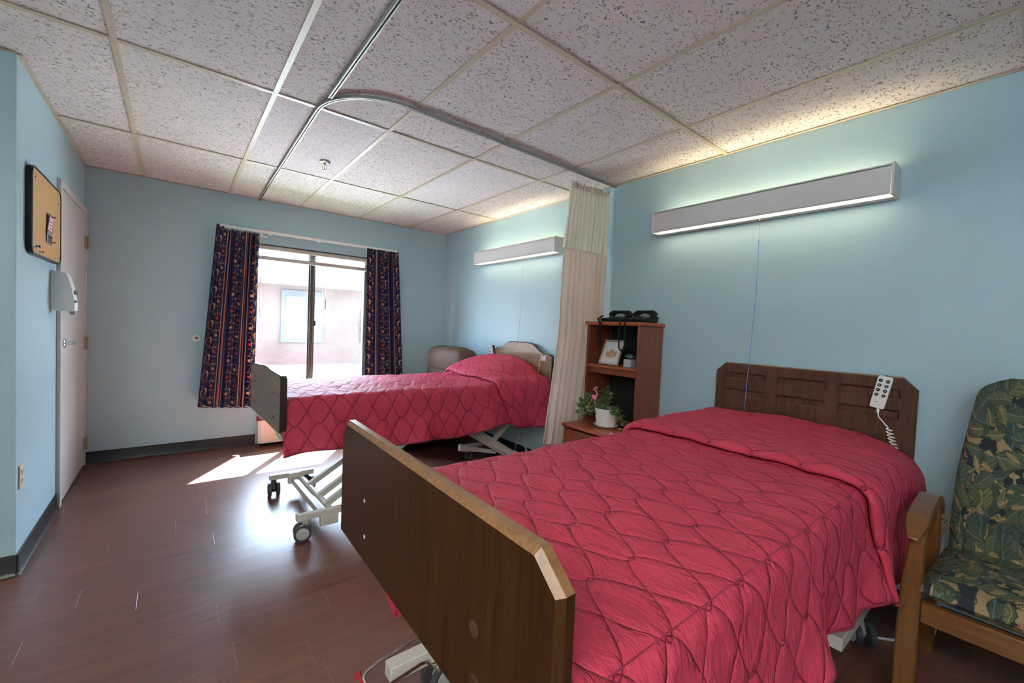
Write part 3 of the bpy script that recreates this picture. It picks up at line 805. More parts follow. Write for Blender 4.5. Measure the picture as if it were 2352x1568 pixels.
# ------------------------------------------------------------------ small things on the walls
def outlet(pos, ax, label, double=True):
    t = thing('wall_outlet', label, 'outlet', pos, None)
    x, y, z = pos; s = 1 if ax > 0 else -1
    p = MB(); p.prism(rrect(y-0.036, z-0.058, y+0.036, z+0.058, 0.006), YZ, x, x+0.006*s)
    build('cover_plate', p, 'cream', t, bevel=0.002)
    for zz in (z-0.02, z+0.02):
        q = MB(); q.prism(rrect(y-0.014, zz-0.014, y+0.014, zz+0.014, 0.008), YZ, x+0.005*s, x+0.0085*s)
        r = build('socket', q, 'cream', t)
        k = MB()
        for d in (-0.006, 0.006): k.box((x+0.0084*s, y+d-0.001, zz-0.002), (x+0.0089*s, y+d+0.001, zz+0.007))
        k.box((x+0.0084*s, y-0.002, zz-0.010), (x+0.0089*s, y+0.002, zz-0.006))
        build('slot', k, 'darkhole', r, smooth=False)
outlet((XL, 3.068, 0.455), 1, 'cream power outlet low on the pale blue wall left of the door')
outlet((XR, 0.235, 0.470), -1, 'cream outlet plate on the wall between the near bed and the patterned chair')

def corkboard():
    x = XL; y0, y1, z0, z1 = 3.133, 3.822, 1.545, 1.985
    t = thing('cork_board', 'rounded cork notice board with black edge hung beside the door', 'notice board', (x, (y0+y1)/2, z0))
    o, i = rrect(y0, z0, y1, z1, 0.055, 8), rrect(y0+0.008, z0+0.008, y1-0.008, z1-0.008, 0.048, 8)
    n = len(o); vs = [(x+0.001, a, b) for a, b in o]+[(x+0.024, a, b) for a, b in o]+[(x+0.026, a, b) for a, b in i]+[(x+0.020, a, b) for a, b in i]
    fs = []
    for l in range(3):
        for k in range(n): fs.append((l*n+k, l*n+(k+1) % n, (l+1)*n+(k+1) % n, (l+1)*n+k))
    build('frame', MB().add(vs, fs), 'black', t)
    m = MB(); m.prism(i, YZ, x+0.002, x+0.0215); build('cork_panel', m, 'cork', t, smooth=False)
    # card in a clear sleeve
    c = thing('pinned_card', 'pale pink card in a clear sleeve pinned to the middle of the cork board', 'card', (x+0.022, 3.44, 1.66))
    def quad(name, pts, th, mt, par):
        m = MB(); m.add([(x+p[2], p[0], p[1]) for p in pts]+[(x+p[2]+th, p[0], p[1]) for p in pts], [(3, 2, 1, 0), (4, 5, 6, 7), (0, 1, 5, 4), (1, 2, 6, 5), (2, 3, 7, 6), (3, 0, 4, 7)]); return build(name, m, mt, par, smooth=False)
    quad('sleeve', [(3.432, 1.638, .024), (3.560, 1.630, .024), (3.565, 1.792, .030), (3.448, 1.800, .032)], 0.0015, plain('grey_sleeve', (0.34, 0.32, 0.36), 0.2), c)
    quad('card', [(3.440, 1.690, .0262), (3.538, 1.690, .0262), (3.548, 1.782, .0325), (3.455, 1.782, .0345)], 0.001, plain('pink_card', (0.66, 0.50, 0.56), 0.6), c)
    quad('photo', [(3.470, 1.640, .0262), (3.555, 1.634, .0262), (3.555, 1.684, .0272), (3.470, 1.684, .0272)], 0.001, plain('dark_photo', (0.08, 0.10, 0.10), 0.3), c)
    wr = MB()
    for k in range(4): wr.box((x+0.0300+k*0.0010, 3.475, 1.700+k*0.018), (x+0.0322+k*0.0010, 3.522-0.008*(k % 2), 1.704+k*0.018))
    build('writing', wr, plain('pink_ink', (0.60, 0.12, 0.16), 0.7), c, smooth=False)
    cols = {'b': ('blue_pin', (0.02, 0.08, 0.42)), 'm': ('magenta_pin', (0.55, 0.03, 0.30)), 'w': ('clear_pin', (0.62, 0.60, 0.58)), 'g': ('green_pin', (0.05, 0.35, 0.15)), 'r': ('red_pin', (0.50, 0.05, 0.04)), 'k': ('dark_pin', (0.03, 0.03, 0.05))}
    mats = {k: plain(v[0], v[1], 0.25) for k, v in cols.items()}
    def pin(y, z, k, lab, xo=0.0215, sc=1.0):
        m = MB().lathe([(0.0042, 0), (0.0042, 0.0012), (0.003, 0.0028), (0, 0.0030)], (x+xo, y, z), 'x', 12) if k == 'k' else MB().lathe([(0.0055*sc, 0), (0.0055*sc, 0.002), (0.0028*sc, 0.004), (0.0032*sc, 0.010), (0.0060*sc, 0.012), (0.0058*sc, 0.014), (0, 0.014)], (x+xo, y, z), 'x', 12)
        tag(build('push_pin', m, mats[k], origin=(x+xo, y, z)), lab, 'push pin', 'push pins on the cork board')
    pin(3.500, 1.786, 'm', 'magenta push pin at the top of the pinned card', 0.034)
    pin(3.560, 1.652, 'm', 'magenta push pin at the lower right corner of the pinned card', 0.026)
    pin(3.475, 1.668, 'g', 'green push pin at the lower left of the pinned card', 0.026)
    pin(3.230, 1.590, 'b', 'blue push pin standing over the cluster in the lower left corner of the cork', 0.0215, 1.3)
    pin(3.265, 1.568, 'w', 'clear push pin in the lower left corner cluster, left of the red one')
    pin(3.300, 1.570, 'r', 'red push pin in the lower left corner cluster')
    pin(3.180, 1.578, 'w', 'single clear push pin nearest the lower left rim of the cork')
    pin(3.205, 1.935, 'k', 'dark tack alone in the upper left corner of the cork')
    pin(3.752, 1.905, 'k', 'dark tack alone in the upper right corner of the cork')
    pin(3.775, 1.585, 'k', 'dark tack alone in the lower right corner of the cork')
corkboard()

def dispenser():
    x, y0, y1 = XL, 3.690, 3.800
    t = thing('soap_dispenser', 'white plastic soap dispenser mounted on the wall below the cork board', 'soap dispenser', (x, 3.745, 1.25))
    prof = [(0.0, 1.262), (0.096, 1.262), (0.102, 1.268), (0.103, 1.300), (0.098, 1.355), (0.087, 1.420), (0.070, 1.482), (0.060, 1.496), (0.0, 1.506)]
    m = MB(); m.prism(prof, lambda a, b, h: (x+a, h, b), y0, y1); build('body', m, 'white', t, bevel=0.007, seg=3)
    build('nozzle', MB().prism([(0.080, 1.240), (0.100, 1.243), (0.102, 1.264), (0.072, 1.264)], lambda a, b, h: (x+a, h, b), y0+0.03, y1-0.03), plain('grey_push_bar', (0.30, 0.31, 0.33), 0.4), t, bevel=0.003)
    build('emblem', MB().box((x+0.100, y0-0.0008, 1.315), (x+0.1075, y0+0.004, 1.330)).box((x+0.1072, y0+0.02, 1.315), (x+0.1090, y0+0.06, 1.330)), plain('teal_print', (0.02, 0.36, 0.33), 0.5), t, smooth=False)
    build('sight_window', MB().box((x+0.098, y0+0.03, 1.366), (x+0.1045, y1-0.03, 1.392)), plain('grey_sight', (0.12, 0.13, 0.14), 0.2), t, bevel=0.002)
dispenser()

t_ = thing('wall_port', 'small round white wall port with dark centre on the window wall', 'wall port', (0.165, YF, 1.056))
build('ring', MB().lathe([(0.0, 0.0), (0.029, 0.0), (0.029, -0.005), (0.024, -0.009), (0.016, -0.009), (0.014, -0.004), (0.0, -0.004)], (0.165, YF, 1.056), 'y'), 'white', t_)
build('core', MB().lathe([(0.0, -0.004), (0.013, -0.0045), (0.011, -0.008), (0.0, -0.010)], (0.165, YF, 1.056), 'y'), plain('port_centre', (0.16, 0.14, 0.10), 0.6), t_)

def heater():
    x0, x1, y0, y1, z1 = 0.655, 1.665, 4.722, YF, 0.50
    t = thing('heater_unit', 'cream metal heating unit under the window behind the far bed', 'heater', (1.19, 4.80, 0))
    build('cabinet', MB().box((x0, y0+0.012, 0.035), (x1, y1-0.001, z1)), 'lampmetal', t, bevel=0.006)
    build('front_panel', MB().box((x0+0.022, y0, 0.035), (x1-0.004, y0+0.012, z1-0.02)), 'heater', t, bevel=0.003)
    build('plinth', MB().box((x0+0.02, y0+0.03, 0.0), (x1-0.02, y1-0.002, 0.036)), 'black', t, smooth=False)
    g = MB()
    for i in range(26): g.box((x0+0.08+i*0.035, y0+0.04, z1), (x0+0.10+i*0.035, y1-0.04, z1+0.0015))
    build('grille', g, 'black', t, smooth=False)
heater()

# ------------------------------------------------------------------ curtains
def cloth_sheet(name, Ptop, Pbot, z_top, z_bot, folds, amp, mt, parent, nu=240, nv=60, cloth_w=None, phase=0.0, depth=(0, -1), kinkf=None, vscale=1.0, seed=0, thick=0.0015):
    """Ptop/Pbot: ((x,y),(x,y)) ends of the hanging line at the top and the bottom; z_top/z_bot callables of s"""
    rr = random.Random(seed); ph = [rr.uniform(0, 6.28) for _ in range(6)]
    def pos(i, j):
        s = i/(nu-1); t = j/(nv-1)
        zt = z_top(s) if callable(z_top) else z_top; zb = z_bot(s) if callable(z_bot) else z_bot
        z = zt+(zb-zt)*t
        k = t if kinkf is None else kinkf(t)
        x = (Ptop[0][0]*(1-s)+Ptop[1][0]*s)*(1-k)+(Pbot[0][0]*(1-s)+Pbot[1][0]*s)*k
        y = (Ptop[0][1]*(1-s)+Ptop[1][1]*s)*(1-k)+(Pbot[0][1]*(1-s)+Pbot[1][1]*s)*k
        ww = s+0.018*math.sin(2.2*s*PI*2+ph[0]+t*0.8)
        a = amp*(0.62+0.38*min(1, t*3))*(0.75+0.25*math.sin(5*s+ph[1]))
        f = math.sin(2*PI*folds*ww+phase)+0.28*math.sin(2*PI*folds*2.0*ww+ph[2]+t)+0.12*math.sin(2*PI*folds*0.37*ww+ph[3])
        lat = 0.25*amp*math.sin(2*PI*folds*2*ww+ph[4])
        dx, dy = depth
        return (x+dx*a*f+abs(dy)*lat, y+dy*a*f+abs(dx)*lat, z)
    cw = cloth_w
    if cw is None: cw = 2.2*math.dist(Pbot[0], Pbot[1])
    z0 = z_top(0.5) if callable(z_top) else z_top; z1 = z_bot(0.5) if callable(z_bot) else z_bot
    m = MB().grid(pos, nu, nv, uvf=lambda i, j: (i/(nu-1)*cw, (z1+(z0-z1)*(1-j/(nv-1)))*vscale))
    return build(name, m, mt, parent, recalc=False, angle=3.0, solid=thick)
def window_curtains():
    yr = 4.80
    rod = thing('curtain_rod', 'white traverse curtain rod mounted above the window', 'curtain rod', (1.18, YF, 2.10))
    b = MB(); b.box((0.312, yr-0.008, 2.094), (2.052, yr+0.012, 2.120)); b.box((0.312, yr-0.002, 2.088), (0.318, YF, 2.118)); b.box((2.046, yr-0.002, 2.088), (2.052, YF, 2.118))
    build('rail', b, 'white', rod, bevel=0.003)
    for x in (0.72, 1.17): build('bracket', MB().box((x, yr-0.014, 2.078), (x+0.022, yr+0.012, 2.090)).box((x+0.004, yr+0.010, 2.095), (x+0.018, YF, 2.110)), 'white', rod, bevel=0.002)
    build('master_carrier', MB().box((0.640, yr-0.012, 2.052), (0.705, yr+0.004, 2.066)).box((0.648, yr-0.010, 2.050), (0.668, yr+0.006, 2.090)), 'white', rod, bevel=0.002)
    t = thing('window_curtain', 'navy scroll and stripe curtain gathered left of the window, the wider one', 'curtain', (0.45, yr, 0.4), 'navy curtains at the window')
    cloth_sheet('fabric', ((0.300, yr-0.036), (0.642, yr-0.034)), ((0.182, yr-0.030), (0.622, yr-0.030)), lambda s: 2.108-0.035*min(1, s*4)+0.006*math.sin(s*60), lambda s: 0.432-0.035*s-0.006*math.sin(s*34), 6.5, 0.024, 'navy', t, nu=300, nv=50, cloth_w=0.86, phase=1.0, seed=3)
    build('hem', MB().tube([(0.20+0.41*i/40, yr-0.03+0.020*math.sin(2*PI*6.5*i/40+1.0), 0.428-0.035*i/40) for i in range(41)], 0.003, 6), 'navy', t)
    t = thing('window_curtain', 'navy scroll and stripe curtain gathered right of the window, the narrower one', 'curtain', (1.9, yr, 0.4), 'navy curtains at the window')
    cloth_sheet('fabric', ((1.682, yr-0.036), (2.045, yr-0.036)), ((1.690, yr-0.030), (2.165, yr-0.030)), lambda s: 2.090+0.005*math.sin(s*60), lambda s: 0.43-0.005*math.sin(s*30), 6.0, 0.024, 'navy', t, nu=300, nv=50, cloth_w=0.86, phase=2.2, seed=5)
    build('hem', MB().tube([(1.70+0.45*i/40, yr-0.03+0.020*math.sin(2*PI*6*i/40+2.2), 0.43) for i in range(41)], 0.003, 6), 'navy', t)
    # wand at the left curtain's inner edge
    tag(build('draw_wand', MB().tube([(0.652, yr-0.01, 2.06), (0.655, yr-0.012, 1.5), (0.658, yr-0.014, 0.95)], 0.003, 8), 'white', origin=(0.655, yr, 0.95)), 'thin white draw wand hanging beside the left window curtain', 'curtain wand')
    c = thing('window_ornament', 'clear crystal ornament hanging from a thin string in front of the right pane', 'ornament', (1.295, YF+0.03, 1.38))
    build('string', MB().tube([(1.195, YF+0.034, 1.705), (1.24, YF+0.032, 1.700), (1.275, YF+0.030, 1.665), (1.290, YF+0.03, 1.635)], 0.001, 5).tube([(1.290, YF+0.03, 1.635), (1.292, YF+0.03, 1.53)], 0.0008, 5), 'white', c)
    q = MB()
    for k in range(6): q.ell((1.290+0.001*(k % 2), YF+0.03, 1.630-k*0.017), (0.004, 0.004, 0.006), 8, 5)
    q.lathe([(0, 1.525), (0.008, 1.505), (0.011, 1.48), (0.010, 1.40), (0, 1.375)], (1.292, YF+0.03, 0), 'z', 6)
    build('crystal', q, plain('crystal_prism', (0.55, 0.60, 0.66), 0.08), c, smooth=False)
window_curtains()

def privacy_curtain():
    y = 2.238
    t = thing('privacy_curtain', 'ivory hospital privacy curtain with net top bunched against the lamp wall', 'curtain', (2.4, y, 0.4))
    kk = lambda a: (lambda tt: a(tt))
    x0, x1 = 2.285, 2.700
    # heading + netting
    cloth_sheet('heading_band', ((x0, y), (x1, y-0.02)), ((x0-0.006, y), (x1+0.004, y-0.02)), lambda s: 2.375+0.006*math.sin(s*75), 2.330, 12, 0.024, 'drape', t, nu=260, nv=6, cloth_w=1.6, seed=11)
    cloth_sheet('netting', ((x0-0.006, y), (x1+0.004, y-0.02)), ((x0-0.055, y), (x1+0.010, y-0.02)), 2.332, 1.882, 11, 0.026, 'net', t, nu=260, nv=20, cloth_w=1.55, seed=11, thick=0)
    kf = lambda q: q*0.35 if q < 0.45 else 0.1575+(q-0.45)/0.55*0.8425
    cloth_sheet('fabric', ((x0-0.055, y), (x1+0.010, y-0.02)), ((2.105, y), (x1-0.06, y+0.015)), 1.884, lambda s: 0.44-0.05*min(1, s*3)+0.006*math.sin(s*40), 8.5, 0.024, 'drape', t, nu=320, nv=70, cloth_w=1.6, seed=13, kinkf=kf)
    for i in range(15):
        x = x0+0.01+(x1-x0-0.03)*i/14; yy = y-0.042
        m = MB(); m.tube([(x, yy, 2.408), (x+0.003, yy-0.004, 2.396), (x, yy-0.002, 2.384), (x-0.003, yy+0.002, 2.376), (x, yy, 2.368)], 0.0016, 6)
        for k in range(4): m.ell((x+0.006, yy, 2.405-k*0.007), (0.0026, 0.0026, 0.003), 6, 4)
        build('hook', m, 'steel', t)
        g = MB().lathe([(0.0035, -0.001), (0.0065, -0.001), (0.0065, 0.001), (0.0035, 0.001), (0.0035, -0.001)], (x, y-0.03-0.022*math.cos(i*1.9), 2.362), 'y', 12)
        build('grommet', g, 'chrome', t)
privacy_curtain()
# ================================================================== beds
def fnoise(x, y, z=0.0): return mnoise.noise(Vector((x, y, z)))

def panel_board(name, outline, xf, th, mats, parent, skew=0.0, y0=0.0, front=-1, bev=0.010, rim_test=None):
    """board standing in the YZ plane; front face at xf facing 'front' (-1 = -X). rim edges take material 1 where rim_test says so"""
    cy = sum(p[0] for p in outline)/len(outline); cz = sum(p[1] for p in outline)/len(outline)
    n = len(outline)
    def inset(d):
        out = []
        for i in range(n):
            a, b, c = Vector(outline[i-1]), Vector(outline[i]), Vector(outline[(i+1) % n])
            e1 = (b-a).normalized(); e2 = (c-b).normalized(); n1 = Vector((-e1.y, e1.x)); n2 = Vector((-e2.y, e2.x))
            q = (n1+n2); q = q/max(0.3, q.dot(n1)); out.append(b+q*d)
        return out
    ar = sum(outline[i-1][0]*outline[i][1]-outline[i][0]*outline[i-1][1] for i in range(n))
    s = 1 if ar > 0 else -1
    L = [(inset(bev*s), 0.0), (outline, bev*0.9), (outline, th-bev*0.3), (inset(bev*0.3*s), th)]
    vs = []
    for pts, d in L:
        for p in pts: vs.append((xf-front*d+skew*(p[0]-y0), p[0], p[1]))
    m = MB(); fs = [tuple(range(n)), tuple(range(3*n, 4*n))[::-1]]; mi = [0, 0]
    for l in range(3):
        for i in range(n):
            j = (i+1) % n; fs.append((l*n+i, l*n+j, (l+1)*n+j, (l+1)*n+i))
            a, b = outline[i], outline[j]; mi.append(1 if (rim_test is None or rim_test(a, b)) else 0)
    m.add(vs, fs); m.mi = mi
    return build(name, m, mats, parent, angle=0.3)

def caster(t, x, y, zt, light=True, ang=0.3, r=0.052):
    """twin wheel caster; forks light or dark"""
    ca, sa = math.cos(ang), math.sin(ang)    # rolling direction
    ax = Vector((-sa, ca, 0))
    c = Vector((x, y, r))
    f = MB(); f.cyl((x+ca*0.022, y+sa*0.022, r+0.02), (x+ca*0.022, y+sa*0.022, zt), 0.017, 14)
    f.tube([c+Vector((ca*0.022, sa*0.022, 0.045)), c+Vector((ca*0.012, sa*0.012, 0.02)), c, c-Vector((0, 0, 0.018))], [0.022, 0.024, 0.022, 0.014], 12)
    f.cyl(c-ax*0.030, c+ax*0.030, 0.008, 10)
    o = build('caster', f, 'hub' if light else 'rubber', t)
    for s in (-1, 1):
        w = MB(); a = c+ax*0.016*s; b = c+ax*0.036*s
        w.tube([a-ax*0.001*s, a, b, b+ax*0.001*s], [r-0.006, r, r, r-0.006], 28)
        build('wheel', w, 'rubber', o)
        h = MB(); h.tube([b, b+ax*0.003*s], [r-0.012, r-0.016], 24); build('hub_cap', h, 'hub' if light else 'rubber', o)
    return o

def handset(label, face, tilt, w=0.052, h=0.150, coil=None, loc=(0, 0, 0), rev=False):
    """hand control hung on a headboard; local frame Y across, Z up, front = -X"""
    t = thing('bed_remote', label, 'remote control', loc, 'hand controls hung on the headboards')
    ca, sa = math.cos(tilt), math.sin(tilt)
    def P(x, a, b): return (loc[0]+x, loc[1]+a*ca-b*sa, loc[2]+a*sa+b*ca)
    m = MB(); m.prism(rrect(-w/2, -h/2, w/2, h/2, 0.009), lambda a, b, q: P(q, a, b), -0.012, 0.010); build('body', m, 'white', t, bevel=0.004)
    build('hook', MB().prism(rrect(-0.012, h/2-0.016, 0.012, h/2+0.002, 0.003), lambda a, b, q: P(q, a, b), 0.008, 0.048).prism(rrect(-0.012, h/2-0.03, 0.012, h/2+0.002, 0.003), lambda a, b, q: P(q, a, b), 0.044, 0.050), 'black', t)
    for i in range(4):
        for s in (-1, 1):
            a, b = s*w*0.24, h*0.36-i*h*0.148
            k = MB(); k.prism(arc((a, b), 0.0078, 0, 2*PI, 14)[:-1], lambda p, q, r: P(r, p, q), -0.0128, -0.0145)
            bt = build('button', k, 'black', t)
            z = MB(); z.prism([(a-0.004, b-0.0012), (a+0.001, b-0.0020), (a+0.004, b+0.0010), (a-0.001, b+0.0022)], lambda p, q, r: P(r, p, q), -0.0147, -0.0150)
            build('symbol', z, 'paperw', bt, smooth=False)
    build('print', MB().prism([(w*0.02, -h*0.30), (w*0.24, -h*0.30), (w*0.24, -h*0.315), (w*0.02, -h*0.315)], lambda p, q, r: P(r, p, q), -0.0124, -0.0127), plain('grey_print', (0.25, 0.25, 0.25), 0.6), t, smooth=False)
    if coil:
        a, b = coil
        st = Vector(P(0, -w*0.10 if not rev else 0, -h/2)); a = Vector(a); b = Vector(b)
        c = MB(); c.cyl(st, st+Vector((0, 0, -0.02)), 0.006, 10); pts = [st+Vector((0, 0, -0.01)), st+Vector((0, -0.004, -0.04)), a]
        turns = 11; nn = turns*14
        d = (b-a)
        for i in range(nn+1):
            q = i/nn; ang = q*turns*2*PI; rr = 0.0115*min(1, q*20+0.1)
            pts.append(a+d*q+Vector((math.cos(ang)*rr*0.7, math.sin(ang)*rr, 0)))
        c.tube(pts, 0.0030, 7); build('coiled_cord', c, 'white', t)
    return t

# ---- bed with walnut boards (near)
def near_bed():
    t = thing('hospital_bed', 'near hospital bed with dark walnut boards, grooved headboard and cream steel base', 'bed', (1.5, 0.83, 0), 'hospital beds')
    # footboard
    y0, y1, zt, zb, zc = 0.367, 1.338, 0.976, 0.622, 0.932
    ol = [(y0, zb+0.0), (y1, zb), (y1, zc), (y1-0.036, zt), (y0+0.052, zt), (y0, zc)]
    fb = panel_board('footboard', ol, 0.3925, 0.030, ['walnut', 'rim'], t, skew=0.021, y0=0.40, bev=0.011,
                     rim_test=lambda a, b: (a[1]+b[1])/2 > zc-0.001)
    def fx(y): return 0.3925+0.021*(y-0.40)
    for yy, zz in ((1.118, 0.795), (1.110, 0.700)):
        build('screw_hole', MB().cyl((fx(yy)-0.001, yy, zz), (fx(yy)+0.002, yy, zz), 0.0055, 14), 'cream', fb)
    for yy, zz in ((0.565, 0.775), (0.558, 0.688)):
        build('cap', MB().lathe([(0.0, -0.0022), (0.0125, -0.0022), (0.0140, -0.0012), (0.0145, 0.001)], (fx(yy), yy, zz), 'x', 24), plain('brown_cap', (0.060, 0.024, 0.012), 0.22), fb)
    # headboard with routed panels
    xh = 2.690; Y0, Y1, ZT, ZB = 0.352, 1.279, 1.113, 0.45
    m = MB()
    cols = [(0.406, 0.646), (0.700, 0.935), (0.992, 1.223)]; rows = [(0.913, 0.960), (1.016, 1.065)]
    g = 0.010; dp = 0.009
    rects = [(c[0], r[0], c[1], r[1]) for c in cols for r in rows]
    ys = sorted({Y0+0.052, Y1-0.052} | {q for c in cols for q in c}); zs = sorted({ZB, ZT-0.052} | {q for r in rows for q in r} | {ZT})
    ys = [Y0]+[y for y in ys]+[Y1]; ys = sorted(set(ys))
    for i in range(len(ys)-1):
        for j in range(len(zs)-1):
            a, b, c, d = ys[i], zs[j], ys[i+1], zs[j+1]
            if any(abs(a-r[0]) < 1e-6 and abs(b-r[1]) < 1e-6 for r in rects):
                m.add([(xh, a, b), (xh, c, b), (xh, c, d), (xh, a, d), (xh+dp, a+g, b+g), (xh+dp, c-g, b+g), (xh+dp, c-g, d-g), (xh+dp, a+g, d-g)],
                      [(0, 1, 5, 4), (1, 2, 6, 5), (2, 3, 7, 6), (3, 0, 4, 7), (4, 5, 6, 7)]); continue
            if d == ZT and i == 0: m.add([(xh, c, b), (xh, c, d), (xh, a, b)], [(0, 1, 2)]); continue
            if d == ZT and i == len(ys)-2: m.add([(xh, a, b), (xh, a, d), (xh, c, b)], [(0, 1, 2)]); continue
            m.add([(xh, a, b), (xh, c, b), (xh, c, d), (xh, a, d)], [(0, 1, 2, 3)])
    ol = [(Y0, ZB), (Y1, ZB), (Y1, ZT-0.052), (Y1-0.052, ZT), (Y0+0.052, ZT), (Y0, ZT-0.052)]
    n = len(ol); b = len(m.v)
    ou = [(Y0-0.004, ZB), (Y1+0.004, ZB), (Y1+0.004, ZT-0.051), (Y1-0.051, ZT+0.005), (Y0+0.051, ZT+0.005), (Y0-0.004, ZT-0.051)]
    m.v += [(xh, a, c) for a, c in ol]+[(xh+0.008, a, c) for a, c in ou]+[(xh+0.028, a, c) for a, c in ou]
    for l in range(2):
        for i in range(n):
            j = (i+1) % n; m.f.append((b+l*n+i, b+l*n+j, b+(l+1)*n+j, b+(l+1)*n+i)); m.mi.append(1 if ol[i][1] > 1.0 and ol[j][1] > 1.1 and l == 0 else 0)
    m.f.append(tuple(b+2*n+i for i in range(n))); m.mi.append(0)
    build('headboard', m, ['hbwood', 'rim'], t, smooth=False)
    # frame, base, casters
    f = MB(); f.box((0.47, 0.46, 0.585), (2.66, 0.50, 0.625)); f.box((0.47, 1.17, 0.585), (2.66, 1.21, 0.625)); f.box((0.47, 0.50, 0.585), (0.51, 1.17, 0.625)); f.box((2.62, 0.50, 0.585), (2.66, 1.17, 0.625))
    for x in (0.9, 1.3, 1.7, 2.1): f.box((x, 0.50, 0.59), (x+0.03, 1.17, 0.62))
    for yy in (0.60, 1.08): f.bar((0.440, yy, 0.80), (0.440, yy, 0.60), 0.03, 0.02, (1, 0, 0)); f.bar((0.43, yy, 0.61), (0.50, yy, 0.61), 0.03, 0.025)
    build('frame', f, 'bedmetal', t, bevel=0.004)
    hb = MB()
    for yy in (0.60, 1.05): hb.bar((2.675, yy, 0.60), (2.675, yy, 0.78), 0.04, 0.02, (1, 0, 0))
    hb.bar((2.672, 0.60, 0.61), (2.672, 1.05, 0.61), 0.03, 0.03)
    build('headboard_bracket', hb, 'bedmetal', t)
    s = MB()
    for yy in (0.62, 1.10): s.bar((0.85, yy, 0.19), (1.75, yy, 0.58), 0.05, 0.03); s.bar((2.25, yy+0.04, 0.19), (1.25, yy+0.04, 0.58), 0.05, 0.03)
    s.bar((1.51, 0.60, 0.48), (1.51, 1.16, 0.48), 0.03, 0.03)
    build('lift_arm', s, 'bedmetal', t, bevel=0.003)
    bs = MB()
    hbs = MB()
    bs.bar((0.553, 1.262, 0.150), (1.05, 1.262, 0.150), 0.050, 0.050); bs.bar((0.545, 0.46, 0.150), (1.05, 0.46, 0.150), 0.050, 0.050)
    bs.bar((0.86, 0.46, 0.150), (0.86, 1.262, 0.150), 0.05, 0.05)
    hbs.bar((1.95, 1.262, 0.150), (2.45, 1.262, 0.150), 0.05, 0.05); hbs.bar((1.95, 0.43, 0.150), (2.45, 0.43, 0.150), 0.05, 0.05); hbs.bar((2.25, 0.43, 0.15), (2.25, 1.262, 0.15), 0.05, 0.05)
    build('base_frame', hbs, 'bedmetal', t, bevel=0.003)
    build('base_frame', bs, 'bedmetal', t, bevel=0.003)
    for x, y in ((0.74, 1.262), (0.74, 0.46), (2.29, 0.42), (2.29, 1.262)): caster(t, x, y, 0.13, True, ang=0.2 if x < 1 else 0.75, r=0.050)
    # brake pedal: bent chrome wire with a red pad
    wz = 0.150; ya, yb = 1.330, 1.225
    w = MB(); w.tube([(0.710, ya-0.012, wz), (0.690, ya, wz+0.002), (0.650, ya+0.002, wz+0.004), (0.550, ya, wz-0.008), (0.502, ya-0.01, wz-0.014), (0.486, ya-0.030, wz-0.016),
                      (0.484, yb+0.03, wz-0.018), (0.495, yb+0.01, wz-0.016), (0.550, yb, wz-0.010), (0.650, yb, wz+0.006), (0.675, yb+0.002, wz+0.002), (0.690, yb+0.004, wz-0.024), (0.715, yb+0.010, wz-0.034), (0.830, yb+0.012, wz-0.030)], 0.0055, 10)
    pd = build('brake_pedal', w, 'chrome', t)
    build('pad', MB().prism(rrect(0.480, yb+0.005, 0.478, ya-0.004, 0.010), XY, wz-0.028, wz-0.006), plain('red_pad', (0.42, 0.02, 0.03), 0.5), pd, bevel=0.004)
    build('bolt', MB().cyl((0.715, yb+0.0, wz-0.034), (0.715, yb-0.014, wz-0.034), 0.009, 6), 'steel', pd)
    return t
near_bed()

